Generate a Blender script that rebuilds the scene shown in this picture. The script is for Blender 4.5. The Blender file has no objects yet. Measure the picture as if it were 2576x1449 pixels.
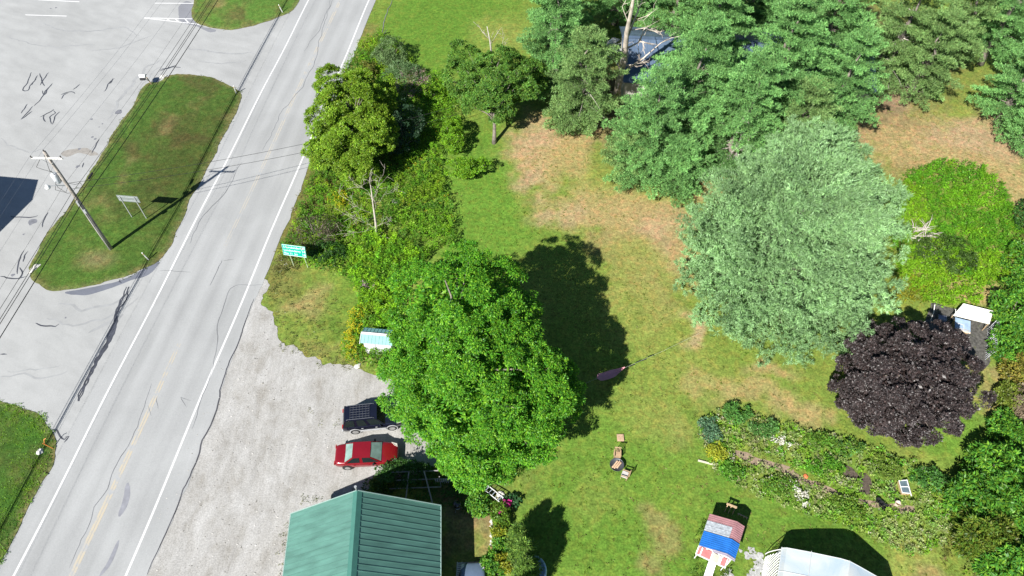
import bpy, math, random
import numpy as np
from mathutils import Vector, Matrix
from mathutils.geometry import tessellate_polygon

# ------------------------------------------------------------------ camera, sky, sun
SC = bpy.context.scene
COL = SC.collection
CAM_H = 50.0
PITCH = math.radians(53.07)
cam = bpy.data.cameras.new('camera')
cam.sensor_width = 36.0
cam.lens = 36.0 * 1820.0 / 2576.0
cam.clip_start = 0.5
cam.clip_end = 3000
camo = bpy.data.objects.new('camera', cam)
COL.objects.link(camo)
camo.location = (0, 0, CAM_H)
camo.rotation_euler = (math.pi / 2 - PITCH, 0, 0)
SC.camera = camo

SUN_EL = math.radians(41.5)
SH_AZ = math.radians(36.7)          # direction the shadows run, from +Y towards +X
world = bpy.data.worlds.new('World')
SC.world = world
world.use_nodes = True
nt = world.node_tree
nt.nodes.clear()
wo = nt.nodes.new('ShaderNodeOutputWorld')
bg = nt.nodes.new('ShaderNodeBackground')
sky = nt.nodes.new('ShaderNodeTexSky')
sky.sky_type = 'NISHITA'
sky.sun_disc = False
sky.sun_elevation = SUN_EL
sky.sun_rotation = SH_AZ + math.pi
sky.altitude = 200
sky.dust_density = 0.2
sky.ozone_density = 3.0
bg.inputs[1].default_value = 0.05
nt.links.new(sky.outputs[0], bg.inputs[0])
nt.links.new(bg.outputs[0], wo.inputs[0])
sl = bpy.data.lights.new('sun', 'SUN')
sl.energy = 4.8
sl.angle = math.radians(0.5)
sl.color = (1.0, 0.965, 0.9)
so = bpy.data.objects.new('sun', sl)
COL.objects.link(so)
sd = Vector((math.sin(SH_AZ) * math.cos(SUN_EL), math.cos(SH_AZ) * math.cos(SUN_EL), -math.sin(SUN_EL)))
so.rotation_euler = sd.to_track_quat('-Z', 'Y').to_euler()
so.location = (-30, -40, 60)
SC.view_settings.view_transform = 'Standard'
SC.view_settings.look = 'None'
SC.view_settings.exposure = 1.0
SC.view_settings.gamma = 1.0

# ------------------------------------------------------------------ surveying helper
S_, C_ = math.sin(PITCH), math.cos(PITCH)
def G(u, v, z=0.0):
    """where the sight line of a photo point (2576 px wide) meets height z"""
    a = (u - 1288) / 1820.0
    b = -(v - 724.5) / 1820.0
    r = (a, C_ + b * S_, -S_ + b * C_)
    t = (z - CAM_H) / r[2]
    return (r[0] * t, r[1] * t)
def P3(u, v, z=0.0):
    x, y = G(u, v, z)
    return Vector((x, y, z))

R = np.random.RandomState(7)
rnd = random.Random(11)

def vnoise(x, y, scale, seed):
    rs = np.random.RandomState(seed)
    t = rs.rand(256, 256)
    fx = np.asarray(x) / scale + 1000.3
    fy = np.asarray(y) / scale + 1000.7
    ix = np.floor(fx).astype(int)
    iy = np.floor(fy).astype(int)
    dx = fx - ix
    dy = fy - iy
    dx = dx * dx * (3 - 2 * dx)
    dy = dy * dy * (3 - 2 * dy)
    a = t[ix % 256, iy % 256]
    b = t[(ix + 1) % 256, iy % 256]
    c = t[ix % 256, (iy + 1) % 256]
    d = t[(ix + 1) % 256, (iy + 1) % 256]
    return (a * (1 - dx) + b * dx) * (1 - dy) + (c * (1 - dx) + d * dx) * dy
def fbm(x, y, scale, seed, octv=4):
    s = 0
    w = 1.0
    tot = 0
    for i in range(octv):
        s = s + w * vnoise(x, y, scale / 2 ** i, seed + i * 13)
        tot += w
        w *= 0.55
    return s / tot

# ------------------------------------------------------------------ tagging
def tag(o, label=None, cat=None, group=None, kind=None):
    if label: o['label'] = label
    if cat: o['category'] = cat
    if group: o['group'] = group
    if kind: o['kind'] = kind
    return o
def empty(name, loc, rz=0.0, label=None, cat=None, group=None):
    o = bpy.data.objects.new(name, None)
    COL.objects.link(o)
    o.location = (loc[0], loc[1], loc[2] if len(loc) > 2 else 0)
    o.rotation_euler = (0, 0, rz)
    o.empty_display_size = 0.3
    return tag(o, label, cat, group)
def copy_tree(o, parent=None):
    c = o.copy()
    COL.objects.link(c)
    c.parent = parent
    for ch in list(o.children):
        copy_tree(ch, c)
    return c

# ------------------------------------------------------------------ materials
MATS = {}
def mat(name, col=(0.5, 0.5, 0.5), rough=0.7, metal=0.0, var=0.15, scale=3.0, bump=0.0, bscale=30.0, spec=0.3, trans=0.0, coat=0.0, stretch=None):
    if name in MATS: return MATS[name]
    m = bpy.data.materials.new(name)
    m.use_nodes = True
    n = m.node_tree
    p = n.nodes['Principled BSDF']
    tc = n.nodes.new('ShaderNodeTexCoord')
    nz = n.nodes.new('ShaderNodeTexNoise')
    nz.inputs['Scale'].default_value = scale
    nz.inputs['Detail'].default_value = 6
    if stretch:
        sm_ = n.nodes.new('ShaderNodeMapping')
        sm_.inputs['Scale'].default_value = stretch
        n.links.new(tc.outputs['Object'], sm_.inputs[0])
        n.links.new(sm_.outputs[0], nz.inputs['Vector'])
    else:
        n.links.new(tc.outputs['Object'], nz.inputs['Vector'])
    mp = n.nodes.new('ShaderNodeMapRange')
    mp.inputs[1].default_value = 0.3
    mp.inputs[2].default_value = 0.7
    mp.inputs[3].default_value = 1 - var
    mp.inputs[4].default_value = 1 + var
    n.links.new(nz.outputs[0], mp.inputs[0])
    vm = n.nodes.new('ShaderNodeVectorMath')
    vm.operation = 'SCALE'
    vm.inputs[0].default_value = col[:3]
    n.links.new(mp.outputs[0], vm.inputs['Scale'])
    n.links.new(vm.outputs[0], p.inputs['Base Color'])
    p.inputs['Roughness'].default_value = rough
    p.inputs['Metallic'].default_value = metal
    p.inputs['Specular IOR Level'].default_value = spec
    p.inputs['Coat Weight'].default_value = coat
    if trans: p.inputs['Transmission Weight'].default_value = trans
    if bump:
        b2 = n.nodes.new('ShaderNodeTexNoise')
        b2.inputs['Scale'].default_value = bscale
        b2.inputs['Detail'].default_value = 4
        n.links.new(tc.outputs['Object'], b2.inputs['Vector'])
        bp = n.nodes.new('ShaderNodeBump')
        bp.inputs['Strength'].default_value = bump
        bp.inputs['Distance'].default_value = 0.05
        n.links.new(b2.outputs[0], bp.inputs['Height'])
        n.links.new(bp.outputs[0], p.inputs['Normal'])
    MATS[name] = m
    return m

def leaf_mat(name, transl=0.3, gloss=0.04):
    if name in MATS: return MATS[name]
    m = bpy.data.materials.new(name)
    m.use_nodes = True
    n = m.node_tree
    n.nodes.clear()
    out = n.nodes.new('ShaderNodeOutputMaterial')
    at = n.nodes.new('ShaderNodeAttribute')
    at.attribute_name = 'Col'
    di = n.nodes.new('ShaderNodeBsdfDiffuse')
    tr = n.nodes.new('ShaderNodeBsdfTranslucent')
    gl = n.nodes.new('ShaderNodeBsdfGlossy')
    gl.inputs['Roughness'].default_value = 0.45
    gl.inputs['Color'].default_value = (1, 1, 1, 1)
    warm = n.nodes.new('ShaderNodeVectorMath')
    warm.operation = 'MULTIPLY'
    warm.inputs[1].default_value = (1.15, 1.15, 0.6)
    n.links.new(at.outputs['Color'], di.inputs[0])
    n.links.new(at.outputs['Color'], warm.inputs[0])
    n.links.new(warm.outputs[0], tr.inputs[0])
    mx = n.nodes.new('ShaderNodeMixShader')
    mx.inputs[0].default_value = transl
    n.links.new(di.outputs[0], mx.inputs[1])
    n.links.new(tr.outputs[0], mx.inputs[2])
    m2 = n.nodes.new('ShaderNodeMixShader')
    m2.inputs[0].default_value = gloss
    n.links.new(mx.outputs[0], m2.inputs[1])
    n.links.new(gl.outputs[0], m2.inputs[2])
    n.links.new(m2.outputs[0], out.inputs[0])
    MATS[name] = m
    return m

BARK = mat('bark', (0.19, 0.165, 0.14), 0.9, var=0.35, scale=4, bump=0.6, bscale=14)
BARK_GREY = mat('pale_dead_bark', (0.42, 0.38, 0.34), 0.9, var=0.3, scale=3, bump=0.4, bscale=14)
TWIG = mat('dry_twig', (0.22, 0.17, 0.13), 0.9, var=0.3, scale=5)
WOODPOLE = mat('weathered_pole_wood', (0.30, 0.27, 0.24), 0.85, var=0.25, scale=2, bump=0.3)
WHITE = mat('white_paint', (0.72, 0.72, 0.71), 0.5, var=0.08)
GALV = mat('galvanised_steel', (0.42, 0.44, 0.45), 0.5, 0.4, var=0.12)
CABLE = mat('black_cable', (0.02, 0.02, 0.02), 0.6, var=0.1)
WIRE = mat('bare_aluminium_wire', (0.28, 0.28, 0.29), 0.45, 0.6, var=0.1)
BLACKP = mat('black_plastic', (0.02, 0.02, 0.022), 0.45, var=0.2)
TAN = mat('raw_timber', (0.42, 0.30, 0.18), 0.75, var=0.25, scale=6)
RUBBER = mat('tyre_rubber', (0.025, 0.025, 0.025), 0.85, var=0.2)
RIM = mat('wheel_alloy', (0.45, 0.45, 0.45), 0.35, 0.7, var=0.1)
GLASSG = mat('car_window_glass', (0.012, 0.018, 0.018), 0.12, 0.0, var=0.1, spec=0.5)
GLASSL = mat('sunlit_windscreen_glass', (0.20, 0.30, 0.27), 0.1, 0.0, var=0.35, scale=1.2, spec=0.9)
LEAF = leaf_mat('leaf', 0.32, 0.012)
NEEDLE = leaf_mat('needles', 0.2, 0.01)
PURPLE = leaf_mat('purple_leaf', 0.06, 0.035)
WEED = leaf_mat('weed_leaf', 0.32, 0.01)
STONEW = mat('pale_stone', (0.58, 0.56, 0.52), 0.85, var=0.2, scale=6, bump=0.4, bscale=20)

# ------------------------------------------------------------------ mesh builder
class MB:
    def __init__(s):
        s.v = []
        s.f = []
    def add(s, vs, fs):
        o = len(s.v)
        s.v += [tuple(v) for v in vs]
        s.f += [tuple(i + o for i in f) for f in fs]
        return s
    def box(s, c, d, rz=0.0, M=None):
        x, y, z = d[0] / 2, d[1] / 2, d[2] / 2
        vs = [Vector((a * x, b * y, e * z)) for a in (-1, 1) for b in (-1, 1) for e in (-1, 1)]
        m = Matrix.Translation(c) @ (M if M is not None else Matrix.Rotation(rz, 4, 'Z'))
        vs = [m @ v for v in vs]
        return s.add(vs, [(0, 1, 3, 2), (4, 6, 7, 5), (0, 4, 5, 1), (2, 3, 7, 6), (0, 2, 6, 4), (1, 5, 7, 3)])
    def tube(s, pts, rads, n=7, cap=True):
        pts = [Vector(p) for p in pts]
        if not hasattr(rads, '__len__'): rads = [rads] * len(pts)
        vs = []
        prev = None
        for i, p in enumerate(pts):
            d = (pts[min(i + 1, len(pts) - 1)] - pts[max(i - 1, 0)])
            if d.length < 1e-9: d = Vector((0, 0, 1))
            d.normalize()
            if prev is None:
                a = d.cross(Vector((0, 0, 1)))
                if a.length < 0.05: a = d.cross(Vector((1, 0, 0)))
            else:
                a = prev - d * prev.dot(d)
                if a.length < 1e-6: a = d.cross(Vector((1, 0, 0)))
            a.normalize()
            prev = a
            b = d.cross(a)
            for k in range(n):
                t = 2 * math.pi * k / n
                vs.append(p + (a * math.cos(t) + b * math.sin(t)) * rads[i])
        fs = []
        for i in range(len(pts) - 1):
            for k in range(n):
                fs.append((i * n + k, i * n + (k + 1) % n, (i + 1) * n + (k + 1) % n, (i + 1) * n + k))
        if cap:
            fs.append(tuple(range(n))[::-1])
            fs.append(tuple(range((len(pts) - 1) * n, len(pts) * n)))
        return s.add(vs, fs)
    def bar(s, a, b, r, n=6):
        return s.tube([a, b], r, n)
    def beam(s, a, b, w, h):
        a = Vector(a)
        b = Vector(b)
        d = b - a
        q = d.to_track_quat('X', 'Z').to_matrix().to_4x4()
        return s.box((a + b) / 2, (d.length, w, h), M=q)
    def lathe(s, prof, c=(0, 0, 0), n=20):
        vs = []
        for r, z in prof:
            for k in range(n):
                t = 2 * math.pi * k / n
                vs.append((c[0] + r * math.cos(t), c[1] + r * math.sin(t), c[2] + z))
        fs = []
        for i in range(len(prof) - 1):
            for k in range(n):
                fs.append((i * n + k, i * n + (k + 1) % n, (i + 1) * n + (k + 1) % n, (i + 1) * n + k))
        fs.append(tuple(range(n))[::-1])
        fs.append(tuple(range((len(prof) - 1) * n, len(prof) * n)))
        return s.add(vs, fs)
    def slab(s, quad, th, down=True):
        """thick sheet from a list of coplanar corner points"""
        q = [Vector(p) for p in quad]
        nrm = (q[1] - q[0]).cross(q[2] - q[0]).normalized()
        if nrm.z < 0: nrm = -nrm
        if abs(nrm.z) < 1e-4: nrm = (q[1] - q[0]).cross(q[2] - q[0]).normalized()
        lo = [p - nrm * th for p in q]
        n = len(q)
        fs = [tuple(range(n)), tuple(range(n, 2 * n))[::-1]]
        for i in range(n):
            fs.append((i, (i + 1) % n, n + (i + 1) % n, n + i))
        return s.add(q + lo, fs)
    def build(s, name, m, parent=None, smooth=False, bevel=0.0):
        me = bpy.data.meshes.new(name)
        me.from_pydata([tuple(v) for v in s.v], [], s.f)
        me.validate()
        me.update()
        me.materials.append(m)
        if smooth: me.polygons.foreach_set('use_smooth', [True] * len(me.polygons))
        o = bpy.data.objects.new(name, me)
        COL.objects.link(o)
        if parent is not None: o.parent = parent
        if bevel:
            b = o.modifiers.new('bevel', 'BEVEL')
            b.width = bevel
            b.segments = 2
        return o

def np_mesh(name, V, F, m, parent=None, col=None, smooth=False, tri=False):
    """V (n,3), F (k,4 or 3) numpy arrays; col (n,3) point colours"""
    k = F.shape[1]
    me = bpy.data.meshes.new(name)
    me.vertices.add(len(V))
    me.vertices.foreach_set('co', np.ascontiguousarray(V, dtype=np.float32).ravel())
    me.loops.add(F.size)
    me.loops.foreach_set('vertex_index', np.ascontiguousarray(F, dtype=np.int32).ravel())
    me.polygons.add(len(F))
    me.polygons.foreach_set('loop_start', np.arange(0, F.size, k, dtype=np.int32))
    me.polygons.foreach_set('loop_total', np.full(len(F), k, dtype=np.int32))
    me.update(calc_edges=True)
    if col is not None:
        a = me.color_attributes.new('Col', 'FLOAT_COLOR', 'POINT')
        c4 = np.ones((len(V), 4), dtype=np.float32)
        c4[:, :3] = col
        a.data.foreach_set('color', c4.ravel())
    me.materials.append(m)
    if smooth: me.polygons.foreach_set('use_smooth', np.ones(len(F), dtype=bool))
    o = bpy.data.objects.new(name, me)
    COL.objects.link(o)
    if parent is not None: o.parent = parent
    return o

def unit(a):
    return a / np.maximum(np.linalg.norm(a, axis=1, keepdims=True), 1e-9)

def cards(P, D, N, L, W, C, bend=0.15):
    """leaf-shaped quads at P along D; N roughly the face normal"""
    n = len(P)
    D = unit(D)
    S = unit(np.cross(D, N))
    N2 = np.cross(S, D)
    L = np.broadcast_to(L, (n,))[:, None]
    W = np.broadcast_to(W, (n,))[:, None]
    V = np.empty((n, 4, 3))
    V[:, 0] = P
    V[:, 1] = P + D * L * 0.45 + S * W * 0.5 + N2 * L * bend * 0.3
    V[:, 2] = P + D * L - N2 * L * bend
    V[:, 3] = P + D * L * 0.45 - S * W * 0.5 + N2 * L * bend * 0.3
    F = np.arange(n * 4).reshape(n, 4)
    CC = np.repeat(C, 4, axis=0)
    return V.reshape(-1, 3), F, CC

def pal(cols, n, R_, jitter=0.18, weights=None):
    cols = np.array(cols)
    w = np.array(weights, float) if weights is not None else np.ones(len(cols))
    w /= w.sum()
    i = R_.choice(len(cols), n, p=w)
    j = R_.choice(len(cols), n, p=w)
    t = R_.rand(n, 1)
    c = cols[i] * t + cols[j] * (1 - t)
    return c * np.exp(R_.randn(n, 1) * jitter)

# ------------------------------------------------------------------ outlines
def smooth_outline(pts, step=0.3, amp=0.08, seed=1, closed=True):
    pts = [np.array(p[:2], float) for p in pts]
    n = len(pts)
    out = []
    rng = range(n) if closed else range(n - 1)
    for i in rng:
        p0 = pts[(i - 1) % n] if closed or i > 0 else pts[i]
        p1 = pts[i]
        p2 = pts[(i + 1) % n]
        p3 = pts[(i + 2) % n] if closed or i + 2 < n else pts[(i + 1) % n]
        k = max(1, int(np.linalg.norm(p2 - p1) / step))
        for j in range(k):
            t = j / k
            out.append(0.5 * ((2 * p1) + (-p0 + p2) * t + (2 * p0 - 5 * p1 + 4 * p2 - p3) * t * t + (-p0 + 3 * p1 - 3 * p2 + p3) * t ** 3))
    if not closed: out.append(pts[-1])
    out = np.array(out)
    if amp:
        d = np.roll(out, -1, 0) - np.roll(out, 1, 0)
        nn = unit(np.stack([-d[:, 1], d[:, 0]], 1))
        a = (fbm(out[:, 0] + 50, out[:, 1] + 50, 1.3, seed, 3) - 0.5) * 2 * amp * 2
        out = out + nn * a[:, None]
    return out
def disp(pts, z=0): return [G(u, v, z) for u, v in pts]

def sheet(name, outline, z, m, parent=None, kind='structure', thick=0.0):
    """flat sheet with a skirt down to the ground"""
    vs = [Vector((p[0], p[1], z)) for p in outline]
    tris = tessellate_polygon([vs])
    n = len(vs)
    mb = MB()
    fs = []
    for t in tris:
        a, b, c = t
        if (vs[b] - vs[a]).cross(vs[c] - vs[a]).z < 0: t = (a, c, b)
        fs.append(t)
    allv = list(vs)
    if thick:
        allv += [Vector((p[0], p[1], z - thick)) for p in outline]
        for i in range(n):
            fs.append((i, (i + 1) % n, n + (i + 1) % n, n + i))
    mb.add(allv, fs)
    o = mb.build(name, m, parent)
    if kind and parent is None: o['kind'] = kind
    return o

def inside(px, py, poly):
    poly = np.asarray(poly)
    res = np.zeros(len(px), bool)
    x1, y1 = poly[:, 0], poly[:, 1]
    x2, y2 = np.roll(x1, -1), np.roll(y1, -1)
    for a, b, c, d in zip(x1, y1, x2, y2):
        if b == d: continue
        cond = ((b > py) != (d > py)) & (px < (c - a) * (py - b) / (d - b) + a)
        res ^= cond
    return res

def ribbon(mb, pts, w, z, taper=True):
    """flat painted / sealed line following pts"""
    pts = np.asarray(pts, float)
    n = len(pts)
    d = np.gradient(pts, axis=0)
    nn = unit(np.stack([-d[:, 1], d[:, 0]], 1))
    if hasattr(w, '__len__'): ww = np.asarray(w)
    else:
        ww = np.full(n, w)
        if taper:
            t = np.linspace(0, 1, n)
            ww = w * (0.25 + 0.75 * np.sin(np.pi * t) ** 0.5)
    L = pts + nn * ww[:, None] / 2
    Rr = pts - nn * ww[:, None] / 2
    vs = [(a[0], a[1], z) for a in L] + [(a[0], a[1], z) for a in Rr]
    fs = [(i, n + i, n + i + 1, i + 1) for i in range(n - 1)]
    mb.add(vs, fs)

# ================================================================== THE GROUND
def ground_material(name, attr=True, base=None, speck=0.3, sscale=9.0, bump=0.5, dark=(0.5, 0.5, 0.5)):
    m = bpy.data.materials.new(name)
    m.use_nodes = True
    n = m.node_tree
    p = n.nodes['Principled BSDF']
    p.inputs['Roughness'].default_value = 0.95
    p.inputs['Specular IOR Level'].default_value = 0.1
    tc = n.nodes.new('ShaderNodeTexCoord')
    last = None
    if attr:
        at = n.nodes.new('ShaderNodeAttribute')
        at.attribute_name = 'Col'
        src = at.outputs['Color']
    else:
        rgb = n.nodes.new('ShaderNodeRGB')
        rgb.outputs[0].default_value = (*base, 1)
        src = rgb.outputs[0]
    def noise(scale, detail=5, dist=0.0):
        z = n.nodes.new('ShaderNodeTexNoise')
        z.inputs['Scale'].default_value = scale
        z.inputs['Detail'].default_value = detail
        z.inputs['Distortion'].default_value = dist
        n.links.new(tc.outputs['Object'], z.inputs['Vector'])
        return z
    def rng(s, a, b, c, d):
        q = n.nodes.new('ShaderNodeMapRange')
        for i, x in zip((1, 2, 3, 4), (a, b, c, d)): q.inputs[i].default_value = x
        n.links.new(s, q.inputs[0])
        return q.outputs[0]
    def mul(s, f):
        q = n.nodes.new('ShaderNodeVectorMath')
        q.operation = 'SCALE'
        n.links.new(s, q.inputs[0])
        n.links.new(f, q.inputs['Scale'])
        return q.outputs[0]
    n1 = noise(sscale, 4)
    n2 = noise(0.9, 5, 0.6)
    n3 = noise(3.1, 5, 0.3)
    src = mul(src, rng(n1.outputs[0], 0.28, 0.72, 1 - speck, 1 + speck))
    src = mul(src, rng(n2.outputs[0], 0.3, 0.7, 0.87, 1.13))
    src = mul(src, rng(n3.outputs[0], 0.3, 0.7, 1 - dark[0] * 0.5, 1 + dark[0] * 0.5))
    n4 = noise(1.7, 9, 0.4)
    tint = n.nodes.new('ShaderNodeVectorMath')
    tint.operation = 'MULTIPLY'
    tint.inputs[1].default_value = (1.32, 1.04, 1.10)
    n.links.new(src, tint.inputs[0])
    mxx = n.nodes.new('ShaderNodeMix')
    mxx.data_type = 'RGBA'
    n.links.new(rng(n4.outputs[0], 0.46, 0.64, 0.0, 0.85), mxx.inputs[0])
    n.links.new(src, mxx.inputs[6])
    n.links.new(tint.outputs[0], mxx.inputs[7])
    src = mxx.outputs[2]
    n.links.new(src, p.inputs['Base Color'])
    bp = n.nodes.new('ShaderNodeBump')
    bp.inputs['Strength'].default_value = bump
    bp.inputs['Distance'].default_value = 0.06
    n.links.new(n1.outputs[0], bp.inputs['Height'])
    n.links.new(bp.outputs[0], p.inputs['Normal'])
    return m

# grass colours (albedo)
LUSH = np.array((0.078, 0.158, 0.020))
MID = np.array((0.100, 0.172, 0.024))
YEL = np.array((0.170, 0.198, 0.046))
DRY = np.array((0.255, 0.205, 0.090))
BARE = np.array((0.290, 0.210, 0.130))
ISLE = np.array((0.050, 0.100, 0.018))
ISLD = np.array((0.062, 0.072, 0.022))
SOIL = np.array((0.060, 0.046, 0.030))
UNDER = np.array((0.035, 0.050, 0.012))
VERGE = np.array((0.12, 0.13, 0.035))

# (u, v, radius m across, radius m deep, colour, weight)
PATCHES = [
 (1150, 60, 9, 12, LUSH, 1.0), (1000, 160, 5, 10, LUSH, .8), (1210, 150, 5, 6, LUSH * 1.05, .8), (1260, 90, 4, 5, YEL, .7),
 (1190, 560, 4.5, 9, LUSH * 1.1, 1.0), (1210, 430, 4, 6, LUSH * 1.1, .9), (1270, 600, 3.5, 3, LUSH * 1.1, .9), (1180, 350, 3, 3, LUSH, .8),
 (1380, 380, 4.5, 5, DRY, 1.0), (1330, 340, 2.5, 3.5, BARE, .6), (1345, 450, 1.6, 2.2, BARE, .7), (1470, 330, 3, 4, DRY, .8), (1470, 440, 4, 3, YEL, .6),
 (1430, 420, 3, 2, DRY, .6), (1500, 520, 5, 3.0, DRY, .8), (1410, 540, 3, 1.6, BARE, .5), (1600, 590, 3, 4, DRY, .9), (1680, 570, 3, 4, BARE, .6), (1620, 520, 4, 2, DRY, .6),
 (1720, 650, 1.6, 3, DRY, .8), (1680, 480, 5, 2, YEL, .8), (1800, 470, 3, 2.5, DRY, .8), (1540, 640, 2, 3, DRY * .8, .5), (1600, 680, 2.5, 3.5, YEL, .7),
 (1640, 740, 2.5, 3, DRY * .85, .5), (1735, 830, 1.0, 2.2, BARE * 1.15, .7), (1600, 800, 3, 4, YEL, .6), (1720, 930, 3, 2, YEL, .5),
 (1945, 935, 3, 1.0, DRY, .8), (1790, 960, 2, 1, DRY, .5), (1900, 1000, 3.5, 1.0, DRY, .7), (2030, 1040, 2.4, 1.0, DRY, .8), (1690, 1090, 2.3, 2.0, DRY * .85, .45),
 (2240, 240, 4, 4, BARE, .9), (2260, 330, 7, 4, DRY, 1.0), (2400, 300, 4, 3, YEL, .7), (2480, 370, 6, 4, BARE, .8), (2360, 390, 8, 2.0, DRY, .9), (2540, 470, 4, 5, DRY, .9), (2330, 430, 4, 2, DRY * .8, .7),
 (2560, 330, 4, 4, BARE * .9, .7), (2500, 230, 6, 5, YEL * .8, .6), (2440, 740, 2.2, 1.5, DRY * 1.1, .9), (2530, 640, 1.2, 2, DRY, .6),
 (2100, 130, 12, 12, SOIL * 1.6, .8), (1600, 250, 7, 8, SOIL * 1.6, .8), (1900, 300, 9, 6, SOIL * 1.8, .8), (1640, 60, 8, 8, LUSH * .7, .6),
 (2510, 970, 1.6, 2.6, DRY * .9, .8), (2480, 1060, 1.5, 1.5, DRY * .85, .6), (2420, 1060, 2.0, 1.4, LUSH * 1.2, .8), (2330, 1150, 2.4, .8, YEL, .5), (2400, 1130, 2.4, 1.4, LUSH * 1.2, .8),
 (1550, 1150, 6, 5, LUSH * 1.1, .5), (1560, 1300, 10, 7, LUSH * 1.05, .75), (1900, 1330, 4, 3, LUSH, .6), (1450, 1300, 4, 3, LUSH, .9), (1600, 1400, 3, 2, LUSH, .6), (1700, 1250, 3, 3, MID, .5), (1670, 1330, 1.2, 1.4, DRY * .8, .6), (1630, 1400, .9, 1.2, DRY * .8, .6),
 (1500, 1250, 2, 1.6, YEL, .35), (1640, 1060, 3, 2, YEL, .5), (1900, 1270, 3, 2, LUSH, .5), (1830, 1180, 1.5, 3, LUSH, .7), (1730, 1440, 2, 2, LUSH, .7),
 (1215, 1340, 1.0, 2.8, DRY * .75, .9), (1150, 1300, 1.5, 3, SOIL * 2, .7), (2030, 1300, 5, .8, LUSH, .6), (2300, 1400, 2, 2, YEL, .8), (2370, 1440, 1.4, 1, DRY * .8, .6),
 (760, 760, 2.0, 1.8, DRY * .9, .75), (720, 700, 1.6, 2.5, VERGE, .9), (850, 760, 2.5, 2.5, MID * .95, .8), (830, 830, 2.0, 1.2, LUSH * .8, .7), (790, 880, 3, .7, VERGE * 1.25, .8), (880, 920, 2, .8, VERGE * 1.2, .8),
 (880, 170, .8, 8, VERGE, 1.0), (760, 480, .9, 7, VERGE, 1.0), (915, 80, 1, 8, VERGE, .8), (700, 600, .9, 5, VERGE * 1.1, 1.0), (740, 560, 2, 4, VERGE * .9, .9), (800, 470, 2, 5, VERGE * .9, .9),
 (2330, 680, 2, 3, YEL, .6), (1420, 900, 3.5, 4, MID, .6), (1160, 1150, 4, 4, SOIL * 1.4, .5),
]
def lawn_colour(x, y):
    n = len(x)
    f = fbm(x, y, 14, 3, 5)
    g = fbm(x + 40, y, 5, 8, 4)
    c = MID[None] * (1 - f[:, None]) + YEL[None] * f[:, None] * 0.80 + MID[None] * f[:, None] * 0.15
    c = c * (1 - 0.45 * np.clip((g - 0.45) * 3, 0, 1))[:, None] + LUSH[None] * (0.45 * np.clip((g - 0.45) * 3, 0, 1))[:, None]
    wx = x + (fbm(x, y, 3.0, 21, 4) - 0.5) * 4.5
    wy = y + (fbm(x, y, 3.0, 22, 4) - 0.5) * 4.5
    grain = fbm(x, y, 0.9, 31, 3)
    for (u, v, rx, ry, col, w) in PATCHES:
        cx, cy = G(u, v)
        d = np.sqrt(((wx - cx) / rx) ** 2 + ((wy - cy) / ry) ** 2)
        k = np.clip((1.45 - d) / 1.15, 0, 1)
        k = k * k * (3 - 2 * k)
        k = np.clip(k * 1.15 + (grain - .5) * 1.1 * np.clip(k * 4, 0, 1), 0, 1) * w
        c = c * (1 - k)[:, None] + col[None] * k[:, None]
    return c * 1.08

def axis(lo, hi, step, far):
    a = list(np.arange(lo, hi + 1e-6, step))
    s = step
    p = hi
    b = []
    while p < far:
        s *= 1.35
        p += s
        b.append(p)
    s = step
    p = lo
    c = []
    while p > -far:
        s *= 1.35
        p -= s
        c.append(p)
    return np.array(c[::-1] + a + b)
gx = axis(-24, 66, 0.3, 900)
gy = axis(10, 90, 0.3, 900)
XX, YY = np.meshgrid(gx, gy)
nx, ny = len(gx), len(gy)
V = np.stack([XX.ravel(), YY.ravel(), np.zeros(nx * ny)], 1)
idx = np.arange(nx * ny).reshape(ny, nx)
F = np.stack([idx[:-1, :-1], idx[:-1, 1:], idx[1:, 1:], idx[1:, :-1]], -1).reshape(-1, 4)
lawn = np_mesh('ground', V, F, ground_material('lawn_grass', True, speck=0.32, sscale=7.0, bump=0.6), None, lawn_colour(V[:, 0], V[:, 1]))
tag(lawn, kind='structure')

# ------------------------------------------------------------------ road frame of reference
A0 = np.array(G(35.2, 1449)); A1 = np.array(G(777.3, 0))      # left white line
B0 = np.array(G(316.6, 1449)); B1 = np.array(G(929.1, 0))     # right white line
RD = unit((A1 - A0 + B1 - B0)[None])[0]
RN = np.array([RD[1], -RD[0]])                                  # to the right of travel
RO = (A0 + B0) / 2
HALF = abs(np.dot(B0 - RO, RN))
ROADANG = math.atan2(RD[1], RD[0]) - math.pi / 2
def rp(s, t): return RO + RD * s + RN * t                      # s along, t across

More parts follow.
